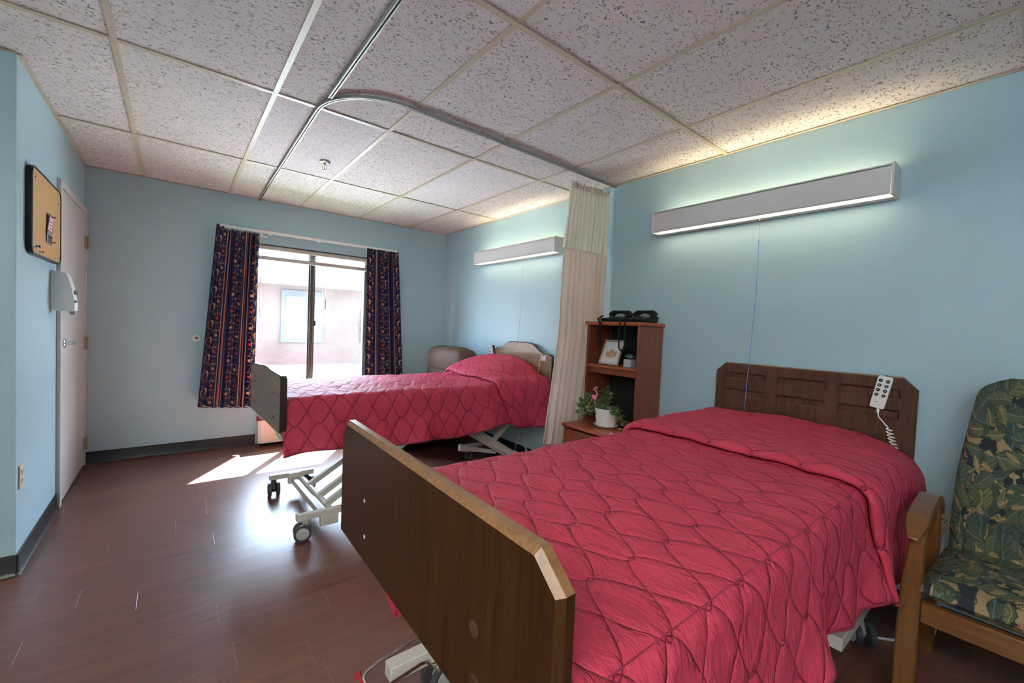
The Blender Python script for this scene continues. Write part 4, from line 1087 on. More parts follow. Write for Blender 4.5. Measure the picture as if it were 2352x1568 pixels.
def far_bed():
    t = thing('hospital_bed', 'far hospital bed with grey footboard, arched tan headboard and open scissor base', 'bed', (1.5, 3.2, 0), 'hospital beds')
    # footboard: low, rounded corners, gentle step on top
    xf = 0.452; sk = -0.041
    y0, y1, zb, zt = 2.742, 3.640, 0.597, 0.945
    top = [(y0+0.03, zt-0.006), (y0+0.12, zt-0.004), (y0+0.30, zt+0.002), (y0+0.36, zt+0.010), (y0+0.45, zt+0.013), (y1-0.36, zt+0.010), (y1-0.30, zt+0.002), (y1-0.12, zt-0.004), (y1-0.03, zt-0.006)]
    ol = arc((y0+0.03, zb+0.03), 0.03, PI, 1.5*PI, 4)+arc((y1-0.03, zb+0.03), 0.03, 1.5*PI, 2*PI, 4)+arc((y1-0.03, zt-0.036), 0.03, 0, PI/2, 4)[:-1]+top[::-1]+arc((y0+0.03, zt-0.036), 0.03, PI/2, PI, 4)[1:]
    fb = panel_board('footboard', ol, xf+0.036, 0.036, ['greywood', 'dark_edge'], t, skew=sk, y0=y0, bev=0.006)
    for yy in (2.90, 3.50):
        for zz in (0.672, 0.822):
            build('screw', MB().cyl((xf+0.0355+sk*(yy-y0), yy, zz), (xf+0.032+sk*(yy-y0), yy, zz), 0.006, 10), 'black', fb)
    # headboard: arched
    xh = 2.676; Y0, Y1 = 2.762, 3.692
    ctr = [(0.0, 1.000), (0.006, 1.025), (0.022, 1.042), (0.050, 1.046), (0.090, 1.045), (0.130, 1.052), (0.175, 1.072), (0.225, 1.103), (0.262, 1.122), (0.300, 1.133), (0.340, 1.136)]
    half = [(Y0+a, b) for a, b in ctr]; oth = [(Y1-a, b) for a, b in ctr]
    ol = [(Y0, 0.50)]+[(Y1, 0.50)]+oth+half[::-1]
    panel_board('headboard', ol, xh, 0.030, ['tanwood', 'dark_edge'], t, bev=0.006)
    tp = MB().box((xh-0.0015, 2.842, 0.980), (xh-0.0005, 2.908, 1.028)); build('tape', tp, 'paperw', t, smooth=False)
    # mattress deck and frame
    f = MB(); f.box((0.56, 2.84, 0.48), (2.62, 2.88, 0.53)); f.box((0.56, 3.54, 0.48), (2.62, 3.58, 0.53)); f.box((0.56, 2.88, 0.48), (0.60, 3.54, 0.53)); f.box((2.58, 2.88, 0.48), (2.62, 3.54, 0.53))
    for x in (0.9, 1.3, 1.7, 2.1): f.box((x, 2.88, 0.49), (x+0.03, 3.54, 0.52))
    f.tube([(0.505, 2.86, 0.60), (0.505, 2.86, 0.575), (0.52, 2.86, 0.55), (0.56, 2.86, 0.535), (0.60, 2.86, 0.53)], 0.016, 12)
    f.tube([(0.49, 3.50, 0.60), (0.49, 3.50, 0.575), (0.51, 3.50, 0.55), (0.56, 3.50, 0.535), (0.60, 3.50, 0.53)], 0.016, 12)
    build('frame', f, 'bedmetal', t, bevel=0.003)
    for yy in (2.98, 3.42): build('headboard_bracket', MB().bar((2.655, yy, 0.50), (2.655, yy, 0.75), 0.04, 0.018, (1, 0, 0)), 'bedmetal', t)
    # foot undercarriage
    zz = 0.135; h = 0.035
    build('caster_bar', MB().bar((0.560, 2.612, zz), (1.02, 2.612, zz), 0.036, h), 'bedmetal', t, bevel=0.002)
    build('caster_bar', MB().bar((0.545, 3.385, zz), (0.835, 3.385, zz), 0.036, h), 'bedmetal', t, bevel=0.002)
    cb = MB(); cb.bar((0.700, 3.375, 0.096), (0.722, 2.620, 0.096), 0.036, 0.040); cb.box((0.665, 3.355, 0.072), (0.745, 3.400, 0.150)); cb.box((0.690, 2.590, 0.060), (0.790, 2.632, 0.120))
    cb.cyl((0.752, 3.36, 0.105), (0.775, 2.63, 0.105), 0.018, 16)
    cb.cyl((0.760, 2.589, 0.088), (0.760, 2.582, 0.088), 0.010, 6)
    build('cross_bar', cb, 'bedmetal', t, bevel=0.002)
    for yy in (3.17, 2.93, 2.77):
        build('lift_arm', MB().bar((0.755, yy, 0.108), (1.42, yy, 0.520), 0.036, 0.036, mi=0), 'bedmetal', t, bevel=0.003)
    for x, y, lt, a in ((0.595, 2.612, True, -0.15), (0.985, 2.612, False, -0.15), (0.575, 3.385, False, 1.5), (0.800, 3.385, False, 1.9)):
        caster(t, x, y, 0.12, lt, a, r=0.048)
    # head undercarriage
    bs = MB(); bs.bar((2.195, 3.36, 0.135), (2.50, 3.36, 0.135), 0.036, 0.035); bs.bar((2.195, 2.70, 0.135), (2.52, 2.70, 0.135), 0.036, 0.035); bs.bar((2.42, 2.70, 0.135), (2.42, 3.36, 0.135), 0.036, 0.035)
    build('caster_bar', bs, 'bedmetal', t, bevel=0.002)
    for x, y in ((2.215, 3.36), (2.48, 3.36), (2.215, 2.70), (2.50, 2.70)):
        c = caster(t, x, y, 0.12, False, 0.9, r=0.048)
        if (x, y) == (2.215, 3.36): build('brake_lever', MB().box((x-0.075, y-0.012, 0.105), (x+0.01, y+0.012, 0.113)), 'rubber', c, bevel=0.003)
    a = MB(); a.bar((1.85, 2.98, 0.470), (2.42, 2.98, 0.115), 0.085, 0.030, (0, 1, 0)); build('lift_arm', a, 'bedmetal', t, bevel=0.004)
    a = MB(); a.bar((2.46, 2.96, 0.500), (2.17, 2.96, 0.255), 0.040, 0.028, (0, 1, 0)); a.bar((2.17, 2.94, 0.262), (2.42, 2.94, 0.125), 0.040, 0.028, (0, 1, 0)); a.bar((1.95, 3.05, 0.40), (2.18, 3.0, 0.268), 0.035, 0.028, (0, 1, 0))
    a.cyl((2.175, 2.925, 0.262), (2.175, 2.918, 0.262), 0.012, 12); build('brace', a, 'bedmetal', t, bevel=0.003)
    build('motor', MB().tube([(1.98, 3.16, 0.20), (2.06, 3.14, 0.185), (2.08, 3.13, 0.18), (2.32, 3.08, 0.13)], [0.032, 0.034, 0.022, 0.018], 14), 'bedmetal', t)
    return t
far_bed()

def mattress(x0, x1, y0, y1, z0, z1, label):
    m = MB().box((x0, y0, z0), (x1, y1, z1))
    tag(build('mattress', m, 'mattress', origin=((x0+x1)/2, (y0+y1)/2, z0), bevel=0.035, seg=4), label, 'mattress', 'mattresses under the quilts')
mattress(0.455, 2.62, 0.415, 1.245, 0.628, 0.760, 'mattress under the quilt of the near bed')
mattress(0.525, 2.62, 2.815, 3.625, 0.535, 0.760, 'white mattress whose corner shows beside the grey footboard of the far bed')

def quilt(x0, x1, yn, yf, ztop, zhem_n, zhem_f, flare, fold_x, pillow, label, seed, top_sag=0.0, seam=None, foot_drop=0.0, crumple=1.0, foldlean=0.10, headdrop=0.0, footshift=0.0):
    """one quilt: cross path s from near hem, up, over the top, down the far side; lengthwise path with a turned-under fold before the pillow"""
    rr = random.Random(seed)
    r = 0.055
    hn = ztop-r-zhem_n; hf = ztop-r-zhem_f; wtop = (yf-yn)-2*r
    segs = [hn, r*PI/2, wtop, r*PI/2, hf]; tot = sum(segs)
    def base(s, x):
        """s in metres -> y, z, ny, nz, side(0 top..1 hem)"""
        if s < segs[0]:
            q = s/segs[0]; k = 1-q
            return yn-flare*k**1.3, zhem_n+q*hn, -1.0, 0.12*k, k, -1
        s -= segs[0]
        if s < segs[1]:
            a = s/segs[1]*PI/2; return yn+r-r*math.cos(a), ztop-r+r*math.sin(a), -math.cos(a), math.sin(a), 0.0, -1
        s -= segs[1]
        if s < segs[2]: return yn+r+s, ztop, 0.0, 1.0, 0.0, 0
        s -= segs[2]
        if s < segs[3]:
            a = s/segs[3]*PI/2; return yf-r+r*math.sin(a), ztop-r+r*math.cos(a), math.sin(a), math.cos(a), 0.0, 1
        s -= segs[3]; q = s/segs[4]
        return yf+flare*0.6*q**1.3, ztop-r-q*hf, 1.0, 0.0, q, 1
    # lengthwise path: list of (x, offset, cloth length)
    fx = fold_x
    path = [(x0, 0.0)]
    n1 = int((fx-x0)/0.016)
    for i in range(1, n1+1): path.append((x0+(fx+0.075-x0)*i/n1, 0.0))
    path += [(fx+0.078, 0.004), (fx+0.070, 0.009), (fx+0.040, 0.010), (fx+0.010, 0.011), (fx-0.004, 0.014), (fx-0.010, 0.021), (fx-0.005, 0.030), (fx+0.010, 0.036), (fx+0.035, 0.040)]
    n2 = int((x1-fx)/0.016)
    for i in range(1, n2+1): path.append((fx+0.035+(x1-fx-0.035)*i/n2, 0.042))
    cl = [0.0]
    for a, b in zip(path, path[1:]): cl.append(cl[-1]+math.dist(a, b))
    ds = 0.014; ns = int(tot/ds)+1
    def pos(i, j):
        x, off = path[i]; s = tot*j/(ns-1)
        y, z, ny, nz, k, side = base(s, x)
        yy = (y-yn)/(yf-yn)                  # 0..1 across
        # fold line leans towards the head on the near side and lies askew
        folded = 1.0 if off > 0.0 else 0.0
        wf = math.exp(-((x-fx)/0.22)**2)
        lean = foldlean*k if side < 0 else 0.0
        x += wf*(lean + 0.018*fnoise(s*3.0, seed*1.7)+0.03*(yy-0.5))
        # pillow swelling on top
        px0, px1, ph, pyc, pw = pillow
        tpx = max(0.0, min(1.0, (x-px0)/(px1-px0)))
        sx = math.sin(min(1.0, tpx*1.15)*PI*0.62)**1.0 if tpx > 0 else 0.0
        if x > px1-0.0: sx *= max(0, 1-(x-px1)*6)
        sy = max(0.0, 1-abs((y-pyc)/pw)**2.6)
        bul = ph*sx*sy
        # general undulation and wrinkles
        und = 0.010*fnoise(x*3.1+seed, s*3.0)*crumple+0.0055*fnoise(x*11+seed, s*11)*crumple
        und += 0.0022*fnoise(x*34, s*34+seed)*crumple
        hemw = (0.030*math.sin(x*9.5+seed)+0.018*math.sin(x*21+seed*2.1)+0.012*fnoise(x*6, seed))*k*k
        d = off*(1.0-0.25*k)+und+(hemw if side != 0 else 0.0)
        y2 = y+ny*d; z2 = z+nz*d+(bul if side == 0 or k == 0 else bul*(1-k)*0.5)
        if side == 0: z2 -= top_sag*math.sin(yy*PI)
        if side != 0 and k > 0:
            # hem is not level
            z2 += (0.020*math.sin(x*4.0+seed*3)+0.012*math.sin(x*9+seed))*k - (0.030*k if folded else 0.0)
        if foot_drop and x < x0+0.05 and side == 0: z2 -= foot_drop*(1-(x-x0)/0.05)**2
        if headdrop and yy < 0.25:
            q = max(0.0, min(1.0, (x-2.25)/0.35)); e = max(0.0, min(1.0, (0.25-yy)/0.25)); z2 -= headdrop*q*e*e*(1-0.9*k)
        if footshift and side != 0: x += footshift*k*max(0.0, 1-(x-x0)/0.35)
        return (x, y2, z2)
    mb = MB().grid(pos, len(path), ns, uvf=lambda i, j: (cl[min(i, len(cl)-1)], tot*j/(ns-1)))
    root = build('quilt', mb, 'quilt', origin=((x0+x1)/2, (yn+yf)/2, zhem_n), recalc=False, angle=3.0, solid=0.006)
    tag(root, label, 'quilt', 'burgundy quilts on the beds')
    # binding along the hems
    for nm, jj in (('hem_binding', 0), ('hem_binding', ns-1)):
        pts = [Vector(pos(i, jj)) for i in range(len(path))]
        h = MB().tube(pts, 0.0055, 6)
        build(nm, h, 'quilt_hem', root)
    if seam:
        js = int((segs[0]+segs[1]*0.75)/tot*(ns-1))
        pts = [Vector(pos(i, js))+Vector((0, -0.001, 0.0015)) for i in range(len(path)) if path[i][1] == 0.0 or path[i][1] > 0.041]
        brk = [k for k in range(len(pts)-1) if (pts[k+1]-pts[k]).length > 0.09]
        build('seam', MB().tube(pts[:int((fx-x0)/0.016)], 0.0022, 5), 'quilt_hem', root)
    return root
quilt(0.445, 2.655, 0.342, 1.310, 0.785, 0.435, 0.275, 0.030, 1.82, (1.90, 2.62, 0.004, 0.85, 0.52), 'burgundy quilt spread over the near bed with the grooved headboard', 3, top_sag=-0.012, seam=True, foldlean=0.10, headdrop=0.085, footshift=0.16)
quilt(0.505, 2.640, 2.765, 3.690, 0.800, 0.452, 0.46, 0.045, 2.10, (2.10, 2.72, 0.150, 3.38, 0.50), 'burgundy quilt spread over the far bed with the mounded pillow end', 8, top_sag=-0.010, foldlean=0.16)

handset('pale grey hand control with coiled cord hung on the grooved walnut headboard', -1, -0.12 if False else 0.18, 0.056, 0.158, coil=((2.668, 0.440, 0.875), (2.668, 0.388, 0.705)), loc=(2.668, 0.4735, 1.040))
handset('white hand control hung on the left edge of the arched tan headboard', -1, -0.30, 0.052, 0.150, loc=(2.655, 3.672, 1.000), rev=True)
t_ = build('call_cord', MB().tube([(2.700, 2.86, 1.030), (2.690, 2.862, 1.050), (2.672, 2.872, 1.052), (2.668, 2.885, 1.035), (2.666, 2.900, 1.0), (2.664, 2.915, 0.90), (2.650, 2.93, 0.84)], 0.0032, 8), 'cream', origin=(2.67, 2.87, 1.0))
tag(t_, 'cream call cord looped over the right shoulder of the arched headboard under tape', 'cord')
# ================================================================== furniture and small things
def cabinet():
    t = thing('bedside_cabinet', 'cherry bedside cabinet with open hutch shelves standing between bed and curtain', 'cabinet', (2.47, 1.92, 0))
    y0, y1 = 1.688, 2.150
    def b(name, a, c, mt='cherry', bv=0.002, par=None): return build(name, MB().box(a, c), mt, par or t, bevel=bv)
    # lower cabinet
    b('side_panel', (2.245, y0, 0.05), (2.725, y0+0.02, 0.575)); b('side_panel', (2.245, y1-0.02, 0.05), (2.725, y1, 0.575))
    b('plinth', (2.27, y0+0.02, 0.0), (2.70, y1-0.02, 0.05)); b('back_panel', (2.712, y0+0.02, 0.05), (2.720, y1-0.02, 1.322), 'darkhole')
    m = MB(); m.prism(rrect(2.222, y0-0.012, 2.726, y1+0.016, 0.012), XY, 0.575, 0.600); build('worktop', m, 'cherry_edge', t, bevel=0.006)
    for k, (z0, z1) in enumerate(((0.405, 0.562), (0.235, 0.395), (0.065, 0.225))):
        d = b('drawer', (2.236, y0+0.004, z0), (2.254, y1-0.004, z1), 'cherry', 0.004)
        build('handle', MB().tube([(2.236, 1.86, (z0+z1)/2), (2.212, 1.868, (z0+z1)/2), (2.210, 1.92, (z0+z1)/2), (2.212, 1.972, (z0+z1)/2), (2.236, 1.98, (z0+z1)/2)], 0.004, 8), 'brass', d)
    # hutch
    b('hutch_side', (2.442, y0, 0.600), (2.722, y0+0.019, 1.324)); b('hutch_side', (2.442, y1-0.019, 0.600), (2.722, y1, 1.324))
    m = MB(); m.prism(rrect(2.424, y0-0.014, 2.728, y1+0.016, 0.010), XY, 1.322, 1.347); build('top_panel', m, 'cherry_edge', t, bevel=0.007, seg=3)
    b('shelf', (2.442, y0+0.019, 1.013), (2.712, y1-0.019, 1.031), 'cherry_edge'); b('valance', (2.462, y0+0.019, 0.965), (2.478, y1-0.019, 1.013))
cabinet()

def phone(yc, rz, label, cordpts, xc=2.60):
    t = thing('desk_phone', label, 'telephone', (xc, yc, 1.3478), 'black desk phones on the cabinet')
    ca, sa = math.cos(rz), math.sin(rz)
    def P(a, b, z): return (xc+a*ca-b*sa, yc+a*sa+b*ca, 1.3478+z)
    m = MB(); prof = [(-0.085, 0.004), (-0.092, 0.012), (-0.080, 0.026), (0.085, 0.046), (0.092, 0.040), (0.085, 0.004)]
    # wedge
    vs = []
    for bb in (-0.092, 0.092):
        for a, z in prof: vs.append(P(a, bb*(0.93 if z < 0.02 else 1.0), z))
    n = len(prof); m.add(vs, [tuple(range(n)), tuple(range(2*n-1, n-1, -1))]+[(i, (i+1) % n, n+(i+1) % n, n+i) for i in range(n)])
    build('base', m, 'black', t, bevel=0.004)
    f = MB()
    for a in (-0.07, 0.07):
        for bb in (-0.07, 0.07): f.cyl(P(a, bb, 0.0), P(a, bb, 0.006), 0.008, 10)
    build('foot', f, 'rubber', t)
    k = MB()
    for i in range(4):
        for j in range(3): c = P(-0.055+i*0.020, -0.022+j*0.020, 0.034+i*0.0023); k.rot_box(c, (0.013, 0.014, 0.007), rz)
    build('keypad', k, 'rubber', t, bevel=0.001)
    h = MB(); hp = []
    for i in range(13):
        q = i/12; bb = -0.092+0.184*q; z = 0.056+0.024*math.sin(q*PI)**0.7; hp.append(P(0.052, bb, z))
    rad = [0.016, 0.021, 0.022, 0.018, 0.0135, 0.012, 0.0115, 0.012, 0.0135, 0.018, 0.022, 0.021, 0.016]
    h.tube(hp, rad, 14)
    for bb in (-0.072, 0.072): h.tube([P(0.052, bb, 0.070), P(0.050, bb, 0.048), P(0.050, bb, 0.044)], [0.021, 0.025, 0.022], 16)
    build('handset', h, 'black', t)
    c = MB(); pts = []
    cp = [Vector(p) for p in cordpts]
    # resample smooth path then coil around it
    L = [0]
    for a, b2 in zip(cp, cp[1:]): L.append(L[-1]+(b2-a).length)
    tot = L[-1]; turns = int(tot/0.0062); nn = turns*9
    for i in range(nn+1):
        d = tot*i/nn; j = max(k2 for k2 in range(len(L)) if L[k2] <= d+1e-9); j = min(j, len(cp)-2)
        q = (d-L[j])/(L[j+1]-L[j]); p = cp[j].lerp(cp[j+1], q); tg = (cp[j+1]-cp[j]).normalized()
        u = tg.cross(Vector((0.3, 0.2, 1))).normalized() if abs(tg.z) < 0.95 else tg.cross(Vector((1, 0, 0))).normalized(); w = tg.cross(u)
        an = 2*PI*i/9; pts.append(p+(u*math.cos(an)+w*math.sin(an))*0.0052)
    c.tube(pts, 0.0019, 5); build('coiled_cord', c, 'black', t)
def hang(y, dx, z0, z1, w=0.018):
    x = 2.408
    return [(x, y+w, z0-0.02), (x, y+w*1.1, (z0+z1)/2), (x, y+w*0.9, z1+0.02), (x, y+w*0.3, z1), (x, y-w*0.5, z1+0.003), (x, y-w, z1+0.025), (x, y-w*0.9, (z0+z1)/2), (x, y-w*0.6, z0-0.02)]
phone(2.005, 0.10, 'black corded desk phone on the hutch top, the one nearer the curtain', [(2.552, 2.098, 1.395), (2.50, 2.092, 1.372), (2.44, 2.050, 1.366), (2.412, 2.020, 1.356)]+hang(2.000, 0, 1.35, 1.165, 0.009)+[(2.412, 1.995, 1.352), (2.43, 2.00, 1.366), (2.50, 2.02, 1.368)])
phone(1.800, -0.04, 'black corded desk phone on the hutch top, the one nearer the lamp with blue string', [(2.550, 1.886, 1.395), (2.50, 1.868, 1.372), (2.44, 1.832, 1.366), (2.412, 1.826, 1.356)]+hang(1.805, 0, 1.35, 1.150, 0.026)+[(2.412, 1.786, 1.352), (2.43, 1.80, 1.366), (2.50, 1.83, 1.368)])

def picture():
    t = thing('framed_picture', 'silver framed picture of a golden puppy leaning on the hutch shelf', 'picture', (2.50, 1.97, 1.031))
    o = Vector((2.478, 1.972, 1.0335)); up = Vector((0.085, 0.006, 0.183)).normalized(); ac = Vector((0, -1, 0.0)); nn = ac.cross(up).normalized()
    if nn.x > 0: nn = -nn
    W2, H = 0.087, 0.198
    def P(a, b, h=0.0): q = o+ac*a+up*b+nn*h; return (q.x, q.y, q.z)
    f = MB()
    for a0, b0, a1, b1 in ((-W2, 0, W2, 0.014), (-W2, H-0.014, W2, H), (-W2, 0.014, -W2+0.014, H-0.014), (W2-0.014, 0.014, W2, H-0.014)):
        f.prism([(a0, b0), (a1, b0), (a1, b1), (a0, b1)], P, -0.006, 0.008)
    build('frame', f, plain('champagne_frame', (0.50, 0.46, 0.38), 0.3, 0.6), t, bevel=0.002)
    build('backing', MB().prism([(-W2+0.008, 0.008), (W2-0.008, 0.008), (W2-0.008, H-0.008), (-W2+0.008, H-0.008)], P, -0.007, 0.000), 'paperw', t, smooth=False)
    d = MB(); C = (0.0, 0.092)
    def el(cx, cy, rx, ry, mi, h, rot=0.0, rag=0.0):
        pts = []
        for i in range(28):
            a = 2*PI*i/28; k = 1+rag*math.sin(a*9)
            x, y = rx*k*math.cos(a), ry*k*math.sin(a); pts.append((cx+x*math.cos(rot)-y*math.sin(rot), cy+x*math.sin(rot)+y*math.cos(rot)))
        d.prism(pts, P, 0.0001, h, mi)
    el(-0.006, 0.072, 0.038, 0.014, 1, 0.0004, 0, 0.08); el(-0.033, 0.085, 0.012, 0.022, 1, 0.0005, 0.35, 0.06); el(0.036, 0.088, 0.012, 0.024, 1, 0.0005, -0.30, 0.06)
    el(0.002, 0.096, 0.027, 0.025, 0, 0.0007, 0, 0.05); el(0.002, 0.116, 0.017, 0.010, 0, 0.0007, 0, 0.08)
    el(0.002, 0.086, 0.014, 0.011, 4, 0.0009); el(0.002, 0.089, 0.0045, 0.0035, 3, 0.0011); el(-0.009, 0.102, 0.0028, 0.003, 3, 0.0010); el(0.013, 0.102, 0.0028, 0.003, 3, 0.0010)
    el(-0.024, 0.070, 0.009, 0.006, 4, 0.0006); el(0.020, 0.069, 0.009, 0.006, 4, 0.0006)
    build('puppy_print', d, [plain('fur_gold', (0.58, 0.36, 0.19), 0.9), plain('fur_tan', (0.48, 0.27, 0.13), 0.9), 'paperw', plain('dark_eye', (0.03, 0.02, 0.02), 0.6), plain('fur_pale', (0.68, 0.50, 0.33), 0.9)], t, smooth=False)
    build('easel_back', MB().bar(P(0, 0.13, -0.010), (2.60, 1.972, 1.034), 0.03, 0.003), 'black', t)
picture()

def leaf_mesh(mb, base, tip, w, th, mi=0):
    """fleshy oval leaf"""
    a, b = Vector(base), Vector(tip); d = b-a; L = d.length; d.normalize()
    s = d.cross(Vector((0, 0, 1))); s = s.normalized() if s.length > 0.1 else Vector((1, 0, 0)); n = s.cross(d)
    prof = [(0.0, 0.10), (0.2, 0.55), (0.5, 1.0), (0.75, 0.85), (0.92, 0.45), (1.0, 0.05)]
    vs = []
    k = 6
    for q, r in prof:
        for j in range(k):
            an = 2*PI*j/k; vs.append(a+d*(L*q)+s*(w*r*math.cos(an))+n*(th*r*math.sin(an)+0.10*L*math.sin(q*PI)))
    fs = [tuple(range(k))[::-1], tuple((len(prof)-1)*k+j for j in range(k))]
    for i in range(len(prof)-1):
        for j in range(k): j2 = (j+1) % k; fs.append((i*k+j, i*k+j2, (i+1)*k+j2, (i+1)*k+j))
    mb.add(vs, fs, mi)

def plants():
    # succulent in concrete cube
    t = thing('potted_succulent', 'tiny green succulent in a grey concrete cube pot on the hutch shelf', 'potted plant', (2.50, 1.800, 1.031))
    m = MB(); c = (2.50, 1.800)
    m.box((c[0]-0.030, c[1]-0.031, 1.0315), (c[0]+0.030, c[1]+0.031, 1.088)); build('pot', m, 'concrete', t, bevel=0.003)
    build('soil', MB().box((c[0]-0.024, c[1]-0.024, 1.088), (c[0]+0.024, c[1]+0.024, 1.0895)), 'soil', t, smooth=False)
    l = MB()
    for ring, (n, el_, ln) in enumerate(((9, 0.40, 0.044), (8, 0.80, 0.040), (6, 1.12, 0.036), (4, 1.4, 0.028))):
        for i in range(n):
            a = 2*PI*i/n+ring*0.4; b0 = (c[0]+0.004*math.cos(a), c[1]+0.004*math.sin(a), 1.091+ring*0.002)
            leaf_mesh(l, b0, (c[0]+math.cos(a)*math.cos(el_)*ln, c[1]+math.sin(a)*math.cos(el_)*ln, 1.091+math.sin(el_)*ln), 0.0078, 0.0032)
    build('rosette', l, 'succulent', t)
    # jade plant in ribbed white pot
    cx, cy, z0 = 2.415, 1.912, 0.6003
    t = thing('potted_jade_plant', 'trailing jade plant in a ribbed white pot with saucer on the cabinet top', 'potted plant', (cx, cy, z0))
    build('saucer', MB().lathe([(0.0, 0.0), (0.062, 0.0), (0.078, 0.006), (0.088, 0.016), (0.086, 0.018), (0.074, 0.010), (0.058, 0.006), (0.0, 0.005)], (cx, cy, z0), n=40), 'white', t)
    m = MB(); NR = 108
    prof = [(0.060, 0.006), (0.066, 0.012), (0.070, 0.045), (0.073, 0.066), (0.0745, 0.070), (0.078, 0.100), (0.082, 0.128), (0.084, 0.130), (0.084, 0.133), (0.078, 0.133), (0.076, 0.112), (0.0, 0.110)]
    def pp(j, i):
        r, h = prof[i]; a = 2*PI*j/NR
        if 0 < i < 7 and i != 4: r += 0.0034*(abs(math.sin(a*13.5+(0.0 if i < 4 else PI/2)))**0.6)-0.0010
        return (cx+r*math.cos(a), cy+r*math.sin(a), z0+h)
    m.grid(pp, NR, len(prof), closed_u=True); build('pot', m, 'white', t, angle=1.2)
    build('soil', MB().lathe([(0, 0.1125), (0.0755, 0.1125)], (cx, cy, z0), n=30), 'soil', t)
    rr = random.Random(5); st = MB(); lf = MB()
    def branch(tip, ctrl, n, sz, spread=1.0, pale=0.06):
        a = Vector((cx+rr.uniform(-.03, .03), cy+rr.uniform(-.03, .03), z0+0.112)); b = Vector(ctrl); c2 = Vector(tip); pts = []
        for i in range(9):
            q = i/8; pts.append(a*(1-q)**2+b*2*q*(1-q)+c2*q*q)
        st.tube(pts, [0.0035-0.002*i/8 for i in range(9)], 6)
        for k in range(n):
            q = 0.25+0.75*(k+0.5)/n; i = min(7, int(q*8)); p = pts[i].lerp(pts[i+1], q*8-i); tg = (pts[i+1]-pts[i]).normalized()
            for s in (0, PI):
                an = k*1.57+s+rr.uniform(-.3, .3); u = tg.orthogonal().normalized(); w = tg.cross(u); d = (u*math.cos(an)+w*math.sin(an)+tg*0.45).normalized()
                ln = sz*rr.uniform(0.95, 1.35); tipp = p+d*ln
                leaf_mesh(lf, p, tipp, ln*0.40, 0.0030, 1 if rr.random() < pale else 0)
        for s in range(4):
            an = s*PI/2; tg = (pts[-1]-pts[-2]).normalized(); u = tg.orthogonal().normalized(); w = tg.cross(u); d = (u*math.cos(an)+w*math.sin(an)+tg*0.9).normalized()
            leaf_mesh(lf, pts[-1], pts[-1]+d*sz*0.8, sz*0.28, 0.0025, 0)
    Z = z0+0.112
    for tip, ct, n, sz in (((cx-.01, cy-.010, Z+.165), (cx, cy, Z+.09), 7, .026), ((cx-.02, cy-.045, Z+.125), (cx, cy-.02, Z+.08), 6, .026), ((cx+.01, cy+.04, Z+.13), (cx, cy+.02, Z+.08), 6, .026),
                           ((cx-.02, cy+.095, Z+.145), (cx, cy+.06, Z+.11), 6, .028), ((cx-.04, cy+.16, Z+.085), (cx-.02, cy+.10, Z+.10), 7, .030), ((cx-.06, cy+.205, Z+.015), (cx-.03, cy+.15, Z+.095), 8, .031),
                           ((cx-.07, cy+.150, Z-.050), (cx-.04, cy+.12, Z+.075), 8, .031), ((cx-.05, cy+.105, Z-.030), (cx-.04, cy+.08, Z+.05), 6, .029), ((cx-.08, cy+.20, Z-.035), (cx-.03, cy+.16, Z+.07), 7, .030), ((cx-.03, cy+.215, Z+.050), (cx-.02, cy+.13, Z+.10), 6, .030),
                           ((cx-.07, cy-.150, Z-.020), (cx-.03, cy-.09, Z+.055), 7, .030), ((cx-.05, cy-.185, Z-.045), (cx-.03, cy-.14, Z+.045), 7, .031), ((cx-.02, cy-.105, Z+.030), (cx, cy-.06, Z+.05), 5, .027),
                           ((cx-.05, cy+.015, Z+.035), (cx-.03, cy, Z+.03), 5, .024), ((cx-.05, cy-.02, Z+.045), (cx-.03, cy, Z+.03), 5, .022), ((cx-.075, cy+.04, Z-.005), (cx-.05, cy+.03, Z+.03), 4, .022)):
        branch(tip, ct, n, sz, pale=0.16 if tip[1] > cy+.1 and tip[2] < Z else 0.05)
    build('stems', st, 'stem', t)
    tag(build('foliage', lf, ['leaf', 'leaf_pale'], t), kind='stuff')
    # flamingo pick
    t = thing('flamingo_pick', 'pink plastic flamingo ornament stuck in the jade plant pot', 'ornament', (2.375, 1.975, Z))
    x, y = 2.372, 1.990
    b = MB(); mt = Matrix.Rotation(0.65, 3, 'X')
    b.ell((x, y+0.004, Z+0.088), (0.010, 0.023, 0.014), 16, 10, mt=mt); b.tube([(x, y+0.016, Z+0.080), (x, y+0.026, Z+0.066), (x, y+0.030, Z+0.060)], [0.008, 0.005, 0.001], 8)
    pts = [(x, y-0.012, Z+0.097), (x, y-0.021, Z+0.110), (x, y-0.020, Z+0.122), (x, y-0.008, Z+0.132), (x, y+0.003, Z+0.140), (x, y+0.006, Z+0.151), (x, y+0.000, Z+0.159), (x, y-0.007, Z+0.158)]
    b.tube(pts, [0.008, 0.0058, 0.0048, 0.0042, 0.0040, 0.0043, 0.0052, 0.0050], 10)
    build('body', b, 'pink', t)
    build('beak', MB().tube([(x, y-0.008, Z+0.158), (x, y-0.015, Z+0.156), (x, y-0.017, Z+0.150)], [0.0046, 0.0035, 0.001], 8), 'paperw', t)
    for i in range(2): build('leg', MB().tube([(x, y+0.002, Z+0.078), (x+0.001, y-0.006+i*0.008, Z+0.056), (x, y-0.012+i*0.002, Z+0.040), (x, y-0.014+i*0.004, Z-0.010)], 0.0018, 6), 'pink', t)
